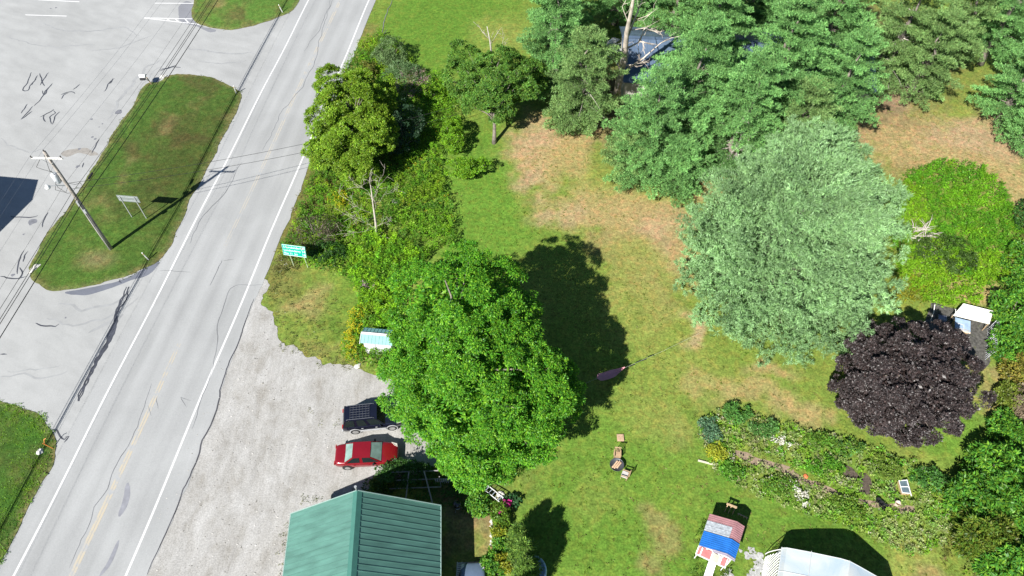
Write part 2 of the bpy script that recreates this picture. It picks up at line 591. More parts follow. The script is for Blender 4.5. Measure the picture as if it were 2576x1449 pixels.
def asphalt(name, base, streak, rot, seed=0.0, tracks=None):
    m = bpy.data.materials.new(name)
    m.use_nodes = True
    n = m.node_tree
    p = n.nodes['Principled BSDF']
    p.inputs['Roughness'].default_value = 0.9
    p.inputs['Specular IOR Level'].default_value = 0.2
    tc = n.nodes.new('ShaderNodeTexCoord')
    mp = n.nodes.new('ShaderNodeMapping')
    mp.vector_type = 'TEXTURE'
    mp.inputs['Location'].default_value = (RO[0], RO[1], 0)
    mp.inputs['Rotation'].default_value = (0, 0, rot)
    n.links.new(tc.outputs['Object'], mp.inputs['Vector'])
    st = n.nodes.new('ShaderNodeMapping')
    st.inputs['Scale'].default_value = (1.0, streak, 1)
    st.inputs['Location'].default_value = (seed, seed, 0)
    n.links.new(mp.outputs[0], st.inputs['Vector'])
    def noise(vec, sc, det=6, dist=0.0):
        z = n.nodes.new('ShaderNodeTexNoise')
        z.inputs['Scale'].default_value = sc
        z.inputs['Detail'].default_value = det
        z.inputs['Distortion'].default_value = dist
        n.links.new(vec, z.inputs['Vector'])
        return z.outputs[0]
    def rng(s, a, b, c, d):
        q = n.nodes.new('ShaderNodeMapRange')
        for i, x in zip((1, 2, 3, 4), (a, b, c, d)): q.inputs[i].default_value = x
        n.links.new(s, q.inputs[0])
        return q.outputs[0]
    def mul(a, b):
        q = n.nodes.new('ShaderNodeMath')
        q.operation = 'MULTIPLY'
        n.links.new(a, q.inputs[0])
        n.links.new(b, q.inputs[1])
        return q.outputs[0]
    f = rng(noise(st.outputs[0], 1.1, 7, 0.2), 0.3, 0.7, 0.93, 1.06)
    f = mul(f, rng(noise(tc.outputs['Object'], 0.16, 5, 0.8), 0.3, 0.7, 0.90, 1.06))
    f = mul(f, rng(noise(tc.outputs['Object'], 14, 3), 0.3, 0.7, 0.94, 1.06))
    if tracks:
        sx = n.nodes.new('ShaderNodeSeparateXYZ')
        n.links.new(mp.outputs[0], sx.inputs[0])
        for (t0, w, dk) in tracks:
            a = n.nodes.new('ShaderNodeMath'); a.operation = 'SUBTRACT'
            n.links.new(sx.outputs[0], a.inputs[0]); a.inputs[1].default_value = t0
            b = n.nodes.new('ShaderNodeMath'); b.operation = 'ABSOLUTE'
            n.links.new(a.outputs[0], b.inputs[0])
            f = mul(f, rng(b.outputs[0], 0.0, w, dk, 1.0))
    v = n.nodes.new('ShaderNodeVectorMath')
    v.operation = 'SCALE'
    v.inputs[0].default_value = base
    n.links.new(f, v.inputs['Scale'])
    n.links.new(v.outputs[0], p.inputs['Base Color'])
    bp = n.nodes.new('ShaderNodeBump')
    bp.inputs['Strength'].default_value = 0.25
    bp.inputs['Distance'].default_value = 0.01
    n.links.new(noise(tc.outputs['Object'], 40, 2), bp.inputs['Height'])
    n.links.new(bp.outputs[0], p.inputs['Normal'])
    return m

# gravel yard by the house
def gravel_mat():
    m = bpy.data.materials.new('packed_gravel')
    m.use_nodes = True
    n = m.node_tree
    p = n.nodes['Principled BSDF']
    p.inputs['Roughness'].default_value = 0.95
    p.inputs['Specular IOR Level'].default_value = 0.1
    tc = n.nodes.new('ShaderNodeTexCoord')
    mp = n.nodes.new('ShaderNodeMapping')
    mp.inputs['Rotation'].default_value = (0, 0, 0.35)
    mp.inputs['Scale'].default_value = (1.0, 0.62, 1)
    n.links.new(tc.outputs['Object'], mp.inputs[0])
    a = n.nodes.new('ShaderNodeTexNoise')
    a.inputs['Scale'].default_value = 0.62
    a.inputs['Detail'].default_value = 11
    a.inputs['Roughness'].default_value = 0.72
    a.inputs['Distortion'].default_value = 0.35
    n.links.new(mp.outputs[0], a.inputs[0])
    r = n.nodes.new('ShaderNodeValToRGB')
    r.color_ramp.elements[0].position = 0.33
    r.color_ramp.elements[0].color = (0.25, 0.237, 0.215, 1)
    r.color_ramp.elements[1].position = 0.66
    r.color_ramp.elements[1].color = (0.385, 0.38, 0.37, 1)
    e = r.color_ramp.elements.new(0.47)
    e.color = (0.32, 0.312, 0.297, 1)
    n.links.new(a.outputs[0], r.inputs[0])
    b = n.nodes.new('ShaderNodeTexNoise')
    b.inputs['Scale'].default_value = 11
    b.inputs['Detail'].default_value = 4
    n.links.new(tc.outputs['Object'], b.inputs[0])
    q = n.nodes.new('ShaderNodeMapRange')
    for i, x in zip((1, 2, 3, 4), (0.3, 0.7, 0.78, 1.18)): q.inputs[i].default_value = x
    n.links.new(b.outputs[0], q.inputs[0])
    mp2 = n.nodes.new('ShaderNodeMapping')
    mp2.inputs['Rotation'].default_value = (0, 0, -0.5)
    mp2.inputs['Scale'].default_value = (1.3, 0.16, 1)
    n.links.new(tc.outputs['Object'], mp2.inputs[0])
    b2 = n.nodes.new('ShaderNodeTexNoise')
    b2.inputs['Scale'].default_value = 1.6
    b2.inputs['Detail'].default_value = 9
    b2.inputs['Roughness'].default_value = 0.65
    b2.inputs['Distortion'].default_value = 0.7
    n.links.new(mp2.outputs[0], b2.inputs[0])
    q2 = n.nodes.new('ShaderNodeMapRange')
    for i, x in zip((1, 2, 3, 4), (0.36, 0.62, 0.92, 1.05)): q2.inputs[i].default_value = x
    n.links.new(b2.outputs[0], q2.inputs[0])
    qq = n.nodes.new('ShaderNodeMath')
    qq.operation = 'MULTIPLY'
    n.links.new(q.outputs[0], qq.inputs[0])
    n.links.new(q2.outputs[0], qq.inputs[1])
    v = n.nodes.new('ShaderNodeVectorMath')
    v.operation = 'SCALE'
    n.links.new(r.outputs[0], v.inputs[0])
    n.links.new(qq.outputs[0], v.inputs['Scale'])
    n.links.new(v.outputs[0], p.inputs['Base Color'])
    bp = n.nodes.new('ShaderNodeBump')
    bp.inputs['Strength'].default_value = 0.5
    bp.inputs['Distance'].default_value = 0.05
    n.links.new(a.outputs[0], bp.inputs['Height'])
    n.links.new(bp.outputs[0], p.inputs['Normal'])
    return m

road_edge_px = [(1000, -110), (946, 0), (874, 177), (797, 360), (754, 483), (705, 600), (666, 700), (644, 750), (610, 835), (560, 966), (545, 1030), (477, 1199), (420, 1340), (370, 1449), (300, 1640)]
gravel_px = [(270, 1640), (340, 1449), (390, 1340), (447, 1199), (515, 1030), (530, 966), (585, 835), (625, 750), (660, 708), (674, 725), (672, 765), (692, 830), (730, 868), (768, 882), (800, 905), (850, 925), (905, 938), (950, 940), (1010, 955), (1060, 985), (1100, 1060), (1085, 1180), (960, 1200), (935, 1225), (905, 1270), (900, 1400), (880, 1640)]
gravel_outline = smooth_outline(disp(gravel_px), 0.18, 0.5, 5)
sheet('gravel_yard', gravel_outline, 0.02, gravel_mat(), thick=0.05)
gravel_poly = gravel_outline

lot_px = [(1000, -110), (946, 0), (874, 177), (797, 360), (754, 483), (705, 600), (666, 700), (600, 800), (500, 850), (300, 1100), (100, 1449), (0, 1640)]
lot_left = [(-75, -10), (-110, 20), (-120, 110)]
lot_outline = [np.array(G(u, v)) for u, v in lot_px] + [np.array(p) for p in lot_left]
MLOT = asphalt('bleached_lot_asphalt', (0.322, 0.327, 0.325), 0.35, math.radians(62), 3.0)
lot = sheet('parking_lot', smooth_outline(lot_outline, 1.0, 0.0, 2), 0.03, MLOT, thick=0.05)

# road strip on top, worn edge to the right
edge = smooth_outline([G(u, v) for u, v in road_edge_px], 0.3, 0.13, 9, closed=False)
left = [rp(s, -HALF - 1.3) for s in np.arange(-25, 120, 4.0)]
ro = list(edge[::-1]) + [l for l in left[::1]][::1]
ro = list(edge) + [rp(s, -HALF - 1.25) for s in np.arange(-20, 112, 4.0)]
MROAD = asphalt('bleached_road_asphalt', (0.322, 0.328, 0.329), 0.06, ROADANG, 0.0,
                [(-2.75, 0.85, 0.90), (-1.0, 0.75, 0.89), (1.0, 0.8, 0.90), (2.75, 0.85, 0.91)])
road = sheet('road', ro, 0.034, MROAD, thick=0.06)

def paint_mat(name, col, wear, scale, under=(0.31, 0.32, 0.33)):
    m = bpy.data.materials.new(name)
    m.use_nodes = True
    n = m.node_tree
    p = n.nodes['Principled BSDF']
    p.inputs['Roughness'].default_value = 0.8
    tc = n.nodes.new('ShaderNodeTexCoord')
    z = n.nodes.new('ShaderNodeTexNoise')
    z.inputs['Scale'].default_value = scale
    z.inputs['Detail'].default_value = 8
    z.inputs['Roughness'].default_value = 0.7
    n.links.new(tc.outputs['Object'], z.inputs[0])
    q = n.nodes.new('ShaderNodeMapRange')
    for i, x in zip((1, 2), (wear, wear + 0.12)): q.inputs[i].default_value = x
    n.links.new(z.outputs[0], q.inputs[0])
    mx = n.nodes.new('ShaderNodeMix')
    mx.data_type = 'RGBA'
    n.links.new(q.outputs[0], mx.inputs[0])
    mx.inputs[6].default_value = (*col, 1)
    mx.inputs[7].default_value = (*under, 1)
    n.links.new(mx.outputs[2], p.inputs['Base Color'])
    return m
PW = paint_mat('white_line_paint', (0.60, 0.60, 0.60), 0.60, 2.5)
PY = paint_mat('faded_yellow_paint', (0.40, 0.355, 0.275), 0.47, 1.2)
PY2 = paint_mat('very_faded_yellow_paint', (0.385, 0.355, 0.30), 0.46, 0.9)
PS = mat('tar_sealant', (0.05, 0.054, 0.068), 0.6, var=0.4, scale=1.5)
PC = mat('asphalt_crack', (0.15, 0.155, 0.165), 0.9, var=0.35, scale=1.0)
PD = mat('black_edge_joint', (0.06, 0.06, 0.07), 0.9, var=0.4, scale=0.8)

for nm, t, m_ in (('edge_line', -HALF, PW), ('edge_line', HALF, PW)):
    mb = MB()
    ss = np.arange(-20, 108, 1.0)
    pts = np.array([rp(s, t + 0.04 * math.sin(s * 0.35)) for s in ss])
    ribbon(mb, pts, np.full(len(ss), 0.15), 0.038)
    mb.build(nm, m_, road)
def along(u, v):
    return float(np.dot(np.array(G(u, v)) - RO, RD)), float(np.dot(np.array(G(u, v)) - RO, RN))
for s_lo, s_hi, m_, w in ((-20, along(450, 850)[0], PY, 0.17), (along(560, 625)[0], 108, PY2, 0.13)):
    for off in (-0.105, 0.105):
        mb = MB()
        ss = np.arange(s_lo, s_hi, 0.8)
        pts = np.array([rp(s, 0.12 + off + 0.05 * math.sin(s * 0.21)) for s in ss])
        ribbon(mb, pts, w, 0.038)
        mb.build('centre_line', m_, road)

def wig(pts, seed, amp=0.12, step=0.35):
    o = smooth_outline([G(u, v) for u, v in pts], step, 0, seed, closed=False)
    d = np.gradient(o, axis=0)
    nn = unit(np.stack([-d[:, 1], d[:, 0]], 1))
    a = (fbm(o[:, 0], o[:, 1], 1.2, seed, 4) - 0.5) * 2 * amp * 2
    return o + nn * a[:, None]
mb = MB()
cr = [([(985, 0), (965, 60), (960, 95), (975, 75)], .05), ([(830, 0), (812, 80), (800, 110), (795, 150), (752, 230), (705, 290), (680, 345), (660, 380)], .045),
      ([(835, 0), (808, 70), (790, 95), (765, 130)], .04), ([(610, 410), (560, 490), (500, 560), (475, 615)], .05),
      ([(590, 655), (560, 658)], .03), ([(562, 655), (545, 690), (530, 720)], .04), ([(660, 718), (590, 722), (570, 760), (548, 830), (535, 935)], .04),
      ([(535, 935), (520, 970), (500, 1030), (485, 1080)], .035), ([(480, 1010), (455, 1000), (470, 1025)], .03),
      ([(385, 965), (370, 1010), (352, 1060), (330, 1100), (300, 1160), (270, 1230), (235, 1290), (200, 1370), (175, 1430)], .04),
      ([(480, 686), (400, 682)], .03), ([(395, 1000), (398, 1030)], .03), ([(375, 1020), (382, 1045)], .03)]
for k, (p_, w) in enumerate(cr): ribbon(mb, wig(p_, 40 + k, 0.14), w * 1.5, 0.0385)
mb.build('crack', PC, road)
mb = MB()
for k, (p_, w) in enumerate([([(640, 752), (612, 830), (560, 962), (556, 990), (545, 1030), (500, 1140), (477, 1199), (420, 1340), (372, 1445)], .10), ([(880, 160), (845, 240), (818, 300)], .08)]):
    ribbon(mb, wig(p_, 60 + k, 0.10), w, 0.0392)
mb.build('edge_joint', PD, road)
# tyre scrub marks by the centre line
mb = MB()
ribbon(mb, wig([(322, 1215), (318, 1260), (300, 1300)], 70, .05), 0.45, 0.0386)
ribbon(mb, wig([(300, 1360), (280, 1410), (250, 1449)], 71, .05), 0.3, 0.0386)
mb.build('tyre_mark', mat('scrub_mark', (0.22, 0.225, 0.25), 0.9, var=0.15, scale=2), road)

# parking bay lines
def pl(a, b, w=0.12):
    q = MB()
    ribbon(q, np.array([G(*a), G(*b)]), np.array([w, w]), 0.0345)
    return q
for a, b in (((64, 38), (168, 41)), ((96, 0), (200, 5)), ((389, 8.5), (490, 9))):
    pl(a, b, .14).build('bay_line', PW, lot)
q = MB()
for a, b in (((363, 45.5), (483, 48)), ((363, 46), (502, 62)), ((418, 46), (426, 52)), ((441, 47), (449, 55)), ((465, 48), (476, 59))):
    ribbon(q, np.array([G(*a), G(*b)]), np.array([.14, .14]), 0.0345 if a[0] < 400 and b[1] < 50 else 0.0352)
q.build('hatched_bay', PW, lot)

# fresher dark asphalt apron beside the grass
PATCHM = asphalt('dark_fresh_asphalt', (0.135, 0.145, 0.175), 0.4, 0.8, 9.0)
sheet('asphalt_patch', smooth_outline(disp([(165, 736), (240, 722), (300, 706), (350, 684), (397, 656), (402, 662), (375, 690), (330, 706), (290, 722), (215, 742)]), 0.3, 0.05, 3), 0.0335, PATCHM, parent=lot)
sheet('asphalt_patch', smooth_outline(disp([(486, 12), (480, 25), (484, 45), (500, 62), (545, 76), (530, 82), (490, 66), (455, 52), (450, 20), (470, 4)]), 0.3, 0.12, 4), 0.0335, asphalt('dark_worn_asphalt', (0.2, 0.205, 0.225), 0.4, 0.8, 9.0), parent=lot)
sheet('oil_stain', smooth_outline(disp([(155, 386), (185, 376), (225, 378), (248, 390), (236, 392), (205, 384), (170, 392)]), 0.3, 0.2, 5), 0.0334, mat('dusty_stain', (0.25, 0.235, 0.215), .9, var=.15), parent=lot)
k_ = 0
for u, v, r_ in ((298, 283, .35), (196, 419, .22), (79, 560, .4), (231, 300, .12), (240, 350, .1), (233, 345, .15), (33, 692, .14), (165, 800, .07), (128, 22, .12), (141, 20, .13), (200, 375, .12), (60, 590, .1), (258, 312, .08), (250, 320, .07)):
    p_ = np.array(G(u, v)); k_ += 1
    sheet('oil_stain', smooth_outline([p_ + r_ * (0.7 + .6 * rnd.random()) * np.array((math.cos(t), math.sin(t))) for t in np.arange(0, 6.28, .8)], .1, .03, k_), 0.0336, mat('dark_stain', (0.15, 0.155, 0.175), .9, var=.2), parent=lot)

tar = [[(82, 182), (72, 205), (60, 218), (58, 228), (70, 228), (80, 212), (90, 200)], [(95, 190), (86, 205), (80, 215)], [(103, 215), (112, 200), (120, 186), (124, 183)], [(100, 185), (104, 205), (110, 218)],
       [(130, 210), (118, 225), (110, 240), (100, 255), (86, 268)], [(108, 228), (112, 238), (118, 228), (128, 213)], [(84, 268), (75, 278), (66, 285), (52, 300)], [(70, 262), (60, 275), (54, 286)], [(80, 280), (68, 290), (52, 301)],
       [(136, 275), (118, 285), (100, 293)], [(136, 278), (141, 285), (128, 295), (128, 313)], [(112, 290), (108, 300), (113, 308)], [(152, 282), (140, 295), (130, 314)], [(154, 240), (168, 234), (180, 232), (190, 236)], [(155, 250), (162, 240), (172, 236)], [(185, 226), (200, 212)],
       [(290, 198), (276, 210), (268, 225), (262, 231)], [(283, 198), (276, 212), (280, 208)], [(247, 350), (240, 368), (234, 386)], [(213, 410), (206, 422)], [(400, 180), (420, 172), (440, 170), (455, 171)], [(402, 176), (425, 169), (445, 165)],
       [(28, 543), (55, 546), (82, 547), (95, 542)], [(120, 535), (112, 555), (109, 572)], [(60, 630), (52, 645), (46, 670), (45, 690)], [(70, 632), (62, 640), (56, 660)], [(0, 697), (25, 699), (50, 700), (66, 697)], [(52, 672), (58, 690), (47, 705)],
       [(90, 813), (118, 818), (140, 822), (150, 816)], [(0, 893), (18, 892)], [(144, 1078), (152, 1098), (162, 1106), (170, 1098)], [(160, 1112), (172, 1100), (163, 1102)]]
mb = MB()
for k, p_ in enumerate(tar): ribbon(mb, wig(p_, 80 + k, 0.12, .2), 0.13, 0.0345 + 0.0003 * (k % 5))
for k, off in enumerate((-5, 0, 5, 9)):
    base = [(322, 722), (312, 760), (292, 795), (282, 840), (262, 880), (240, 915), (222, 950), (208, 985), (200, 1010)]
    pts = [(u + off * math.sin(j * 1.9 + k * 1.7), v) for j, (u, v) in enumerate(base)]
    if k == 3: pts = pts[2:6]
    ribbon(mb, wig(pts, 130 + k, 0.22, .2), 0.17, 0.0392 + 0.0004 * k)
ribbon(mb, wig([(303, 703), (301, 708), (307, 712)], 150, .02, .2), .15, .0345)
mb.build('tar_seal', PS, lot)
SC1 = mat('faint_tyre_scuff', (0.272, 0.278, 0.282), .9, var=.12, scale=1.2)
for k, (p_, w_) in enumerate((([(470, 118), (520, 128), (580, 135), (640, 132)], .5), ([(500, 155), (560, 160), (620, 152)], .35), ([(400, 150), (360, 180), (320, 230), (270, 300)], .6), ([(410, 165), (380, 190), (345, 235)], .3),
    ([(150, 760), (210, 775), (270, 770), (330, 735)], .45), ([(120, 800), (200, 815), (270, 800), (345, 745)], .35), ([(225, 840), (260, 815), (310, 790)], .6), ([(0, 950), (60, 945), (120, 950), (170, 935)], .3), ([(20, 930), (90, 930), (150, 920)], .2),
    ([(100, 60), (200, 80), (300, 70), (350, 90)], .4), ([(20, 90), (120, 120), (240, 110)], .3), ([(230, 130), (300, 120), (380, 90)], .35), ([(0, 350), (60, 380), (120, 370)], .3))):
    q_ = MB(); ribbon(q_, wig(p_, 170 + k, .25, .4), w_ * .55, 0.0331 + .0001 * k); q_.build('tyre_scuff', SC1, lot)

# grass islands
def grass_sheet_col(x, y):
    f = fbm(x, y, 5, 51, 6)*.6 + .4*fbm(x, y, 1.4, 53, 4)
    g = fbm(x, y, 2.2, 52, 4)
    k = np.clip((f - 0.47) * 5.5, 0, 1)[:, None]
    c = ISLE[None] * (1 - k) + ISLD[None] * k
    k2 = np.clip((g - 0.60) * 4, 0, 1)[:, None] * 0.6
    return c * (1 - k2) + np.array((0.17, 0.145, 0.06))[None] * k2
def grass_island(name, outline, z, colf, seed):
    o = np.asarray(outline)
    x0, y0 = o.min(0)
    x1, y1 = o.max(0)
    xs, ys = np.meshgrid(np.arange(x0, x1, .35), np.arange(y0, y1, .35))
    P_ = np.stack([xs.ravel(), ys.ravel()], 1)
    P_ = P_[inside(P_[:, 0], P_[:, 1], o)]
    from mathutils.geometry import delaunay_2d_cdt
    n = len(o)
    allp = [Vector((a, b)) for a, b in o] + [Vector((a, b)) for a, b in P_]
    vv, ee, ff, _, _, _ = delaunay_2d_cdt(allp, [], [list(range(n))], 1, 1e-4)
    arr = np.array([(v.x, v.y) for v in vv])
    # distance based rise from the rim
    dmin = np.full(len(arr), 1e9)
    for i in range(0, n, 2): dmin = np.minimum(dmin, np.hypot(arr[:, 0] - o[i, 0], arr[:, 1] - o[i, 1]))
    zz = z * (0.5 + 0.5 * np.clip(dmin / 0.5, 0, 1)) + np.clip(dmin / 6, 0, 1) * 0.10
    V_ = np.stack([arr[:, 0], arr[:, 1], zz], 1)
    F_ = np.array([f if (vv[f[1]] - vv[f[0]]).cross(vv[f[2]] - vv[f[0]]) > 0 else (f[0], f[2], f[1]) for f in ff])
    c = colf(V_[:, 0], V_[:, 1])
    rim = np.clip(1 - dmin / 0.6, 0, 1)[:, None] * (0.3 + 0.7 * fbm(V_[:, 0], V_[:, 1], .8, 77, 3))[:, None]
    c = c * (1 - rim) + np.array((0.17, 0.155, 0.07))[None] * rim
    ob = np_mesh(name, V_, F_, MATS_ISL, None, c)
    tag(ob, kind='structure')
    return o
MATS_ISL = ground_material('mown_island_grass', True, speck=0.35, sscale=8.0, bump=0.6)
isl1 = smooth_outline(disp([(395, 207), (430, 191), (470, 187), (510, 192), (550, 204), (590, 224), (606, 240), (600, 265), (572, 325), (538, 395), (505, 460), (480, 500), (455, 560), (425, 620), (398, 658), (350, 682), (300, 700), (235, 717), (190, 728), (143, 734), (105, 722), (80, 703), (72, 685), (85, 655), (133, 568), (170, 530), (200, 482), (253, 392), (300, 315), (330, 272), (367, 213)]), .3, .12, 12)
isl2 = smooth_outline(disp([(550, -80), (500, -20), (484, 15), (480, 28), (484, 45), (500, 61), (535, 72), (575, 76), (612, 72), (650, 62), (710, 40), (737, 25), (752, 0), (775, -50), (785, -110), (640, -120)]), .3, .12, 13)
isl3 = smooth_outline(disp([(-80, 1040), (-30, 1010), (0, 1009), (50, 1020), (93, 1044), (120, 1070), (135, 1100), (138, 1140), (127, 1183), (85, 1253), (40, 1340), (0, 1420), (-40, 1500), (-120, 1560), (-200, 1300)]), .3, .15, 14)
def isl1c(x, y):
    c = grass_sheet_col(x, y)
    # dark brown heart and greener western flank
    cx, cy = G(450, 420)
    d = np.sqrt(((x - cx) / 5) ** 2 + ((y - cy) / 13) ** 2)
    k = np.clip(1.2 - d, 0, 1)[:, None]
    c = c * (1 - 0.45 * k) + np.array((0.038, 0.034, 0.012))[None] * k * .5
    cx, cy = G(230, 620)
    k = np.clip(1.3 - np.hypot((x - cx) / 7, (y - cy) / 6), 0, 1)[:, None]
    c = c * (1 - .6 * k) + np.array((0.055, 0.115, 0.018))[None] * .6 * k
    cx, cy = G(245, 655)
    k = np.clip(1.2 - np.hypot((x - cx) / 2.0, (y - cy) / 1.3), 0, 1)[:, None] * .6
    return c * (1 - k) + np.array((0.19, 0.15, 0.08))[None] * k
grass_island('grass_island', isl1, 0.09, isl1c, 1)
grass_island('grass_island', isl2, 0.09, lambda x, y: grass_sheet_col(x, y) * 1.45, 2)
grass_island('grass_island', isl3, 0.09, lambda x, y: grass_sheet_col(x, y) * 0.8 + np.array((0.0, 0.02, 0))[None], 3)

# ================================================================== VEGETATION TOOLS
def rand_dirs(n, R_):
    return unit(R_.randn(n, 3))

def limb_path(a, b, sag=0.1, n=5, R_=R):
    a = np.array(a, float)
    b = np.array(b, float)
    t = np.linspace(0, 1, n)[:, None]
    p = a * (1 - t) + b * t
    p[:, 2] += np.sin(t[:, 0] * math.pi) * sag * np.linalg.norm(b - a)
    p[1:-1] += R_.randn(n - 2, 3) * 0.03 * np.linalg.norm(b - a)
    return p

def crown_leaves(lobes, n_clumps, per, clump_r, leaf, palette, R_, inner=0.25, flat=0.7, jit=0.16, weights=None, droop=0.15, clump_jit=0.18, zmin=0.4, rough=0.16, bough=0, br=1.0, shift=(0, 0, 0)):
    """lobes: [(centre, radii)].  Leaf clumps spread through the outer part of the crown."""
    vol = np.array([r[0] * r[1] + r[1] * r[2] + r[0] * r[2] for c, r in lobes])
    vol = vol / vol.sum()
    cl = []
    outd = []
    for (c, r), w in zip(lobes, vol):
        k = int(n_clumps * w * 1.5)
        d = rand_dirs(k, R_)
        c = np.array(c)
        r = np.array(r)
        nz = fbm(d[:, 0] * r[0] + c[0] + d[:, 2] * 3, d[:, 1] * r[1] + c[1] - d[:, 2] * 2, max(r) * 0.45, 200 + int(abs(c[0] * 3)) % 50, 3)
        rad = 0.80 + rough * 2.6 * (nz - 0.5) + 0.2 * R_.rand(k)
        deep = R_.rand(k) < inner
        rad = np.where(deep, 0.35 + 0.4 * R_.rand(k), rad)
        P_ = c + d * r * rad[:, None]
        if bough:
            # gather the clumps into rounded boughs with open gaps between them
            nb = max(6, int(k / bough))
            bd = rand_dirs(nb, R_)
            bc = c + bd * r * (0.72 + 0.30 * R_.rand(nb, 1))
            j = R_.randint(0, nb, k)
            od = unit(rand_dirs(k, R_) + bd[j] * 0.9 + np.array((0, 0, .3)))
            PB_ = bc[j] + od * (br * (0.45 + 0.55 * R_.rand(k, 1))) * np.array((1, 1, .62))
            inn = deep[:, None]
            P_ = np.where(inn, P_, PB_)
            d = np.where(inn, d, unit(od * 0.7 + bd[j] * 0.6) * r)
        cl.append(P_)
        outd.append(unit(d / r))
    C_l = np.concatenate(cl)
    O = np.concatenate(outd)
    keep = C_l[:, 2] > zmin
    # drop clumps deep inside a neighbouring lobe
    for (c, r) in lobes:
        q = np.linalg.norm((C_l - np.array(c)) / np.array(r), axis=1)
        keep &= ~((q < 0.55) & (R_.rand(len(q)) < 0.55))
    C_l = C_l[keep]
    O = O[keep]
    m = len(C_l)
    cr_ = clump_r * (0.65 + 0.7 * R_.rand(m))
    ccol = np.exp(R_.randn(m, 1) * clump_jit)
    i = np.repeat(np.arange(m), per)
    d = rand_dirs(len(i), R_)
    d = unit(d + O[i] * 0.7 + np.array((0, 0, 0.35)))
    rr = cr_[i] * (0.35 + 0.65 * R_.rand(len(i)) ** 0.5)
    P_ = C_l[i] + d * rr[:, None] * np.array((1, 1, flat))
    L = leaf * (0.6 + 0.8 * R_.rand(len(i)))
    D = unit(d * np.array((1, 1, 0.6)) + R_.randn(len(i), 3) * 0.45 + np.array((0, 0, -droop)))
    N = unit(O[i] * 0.4 + np.array((0, 0, 0.9)) + R_.randn(len(i), 3) * 0.45)
    C = pal(palette, len(i), R_, jit, weights) * ccol[i]
    return P_, D, N, L, C, C_l

def tree(name, label, cat, base, trunk_top, trunk_r, lobes, n_clumps, per, clump_r, leaf, palette, seed, matl=None, group=None, width=0.5, bark=None, limbs=26, fill=0, **kw):
    R_ = np.random.RandomState(seed)
    bx_, by_ = base
    root = empty(name, (bx_, by_, 0), 0, label, cat, group)
    off = np.array((bx_, by_, 0))
    P_, D, N, L, C, cl = crown_leaves(lobes, n_clumps, per, clump_r, leaf, palette, R_, **kw)
    if fill:
        nf = [int(fill * r[0] * r[1] * r[2]) for c, r in lobes]
        for (c, r), k in zip(lobes, nf):
            d = rand_dirs(k, R_)
            q = np.array(c) + d * np.array(r) * (0.15 + 0.66 * R_.rand(k, 1) ** .6)
            q = q[q[:, 2] > 1.0]
            k = len(q)
            P_ = np.concatenate([P_, q]); D = np.concatenate([D, unit(R_.randn(k, 3) * np.array((1, 1, .4)))])
            N = np.concatenate([N, unit(R_.randn(k, 3) * .5 + np.array((0, 0, 1.)))]); L = np.concatenate([L, min(.30, leaf * 1.6) + .15 * R_.rand(k)])
            C = np.concatenate([C, pal(palette, k, R_, .15)])
    V_, F_, C2 = cards(P_ - off, D, N, L, L * width, C)
    np_mesh('crown', V_, F_, matl or LEAF, root, C2)
    tt = np.array(trunk_top) - off
    mb = MB()
    pth = limb_path((0, 0, -0.1), tt, 0.0, 6, R_) * .25 + .75 * (np.linspace(0, 1, 6)[:, None] * (tt - np.array((0, 0, -.1))) + np.array((0, 0, -.1)))
    mb.tube(pth, [trunk_r * (1.25 if k == 0 else 1 - 0.13 * k) for k in range(6)], 10)
    mb.build('trunk', bark or BARK, root, True)
    mb = MB()
    pick = R_.choice(len(cl), min(limbs, len(cl)), replace=False)
    for j in pick:
        t = 0.35 + 0.6 * R_.rand()
        a = pth[0] * (1 - t) + pth[-1] * t
        b = cl[j] - off
        r0 = trunk_r * 0.38 * (0.6 + .6 * R_.rand())
        mb.tube(limb_path(a, b, 0.08, 5, R_), [r0, r0 * .8, r0 * .6, r0 * .4, r0 * .15], 6)
    mb.build('limbs', bark or BARK, root, True)
    return root

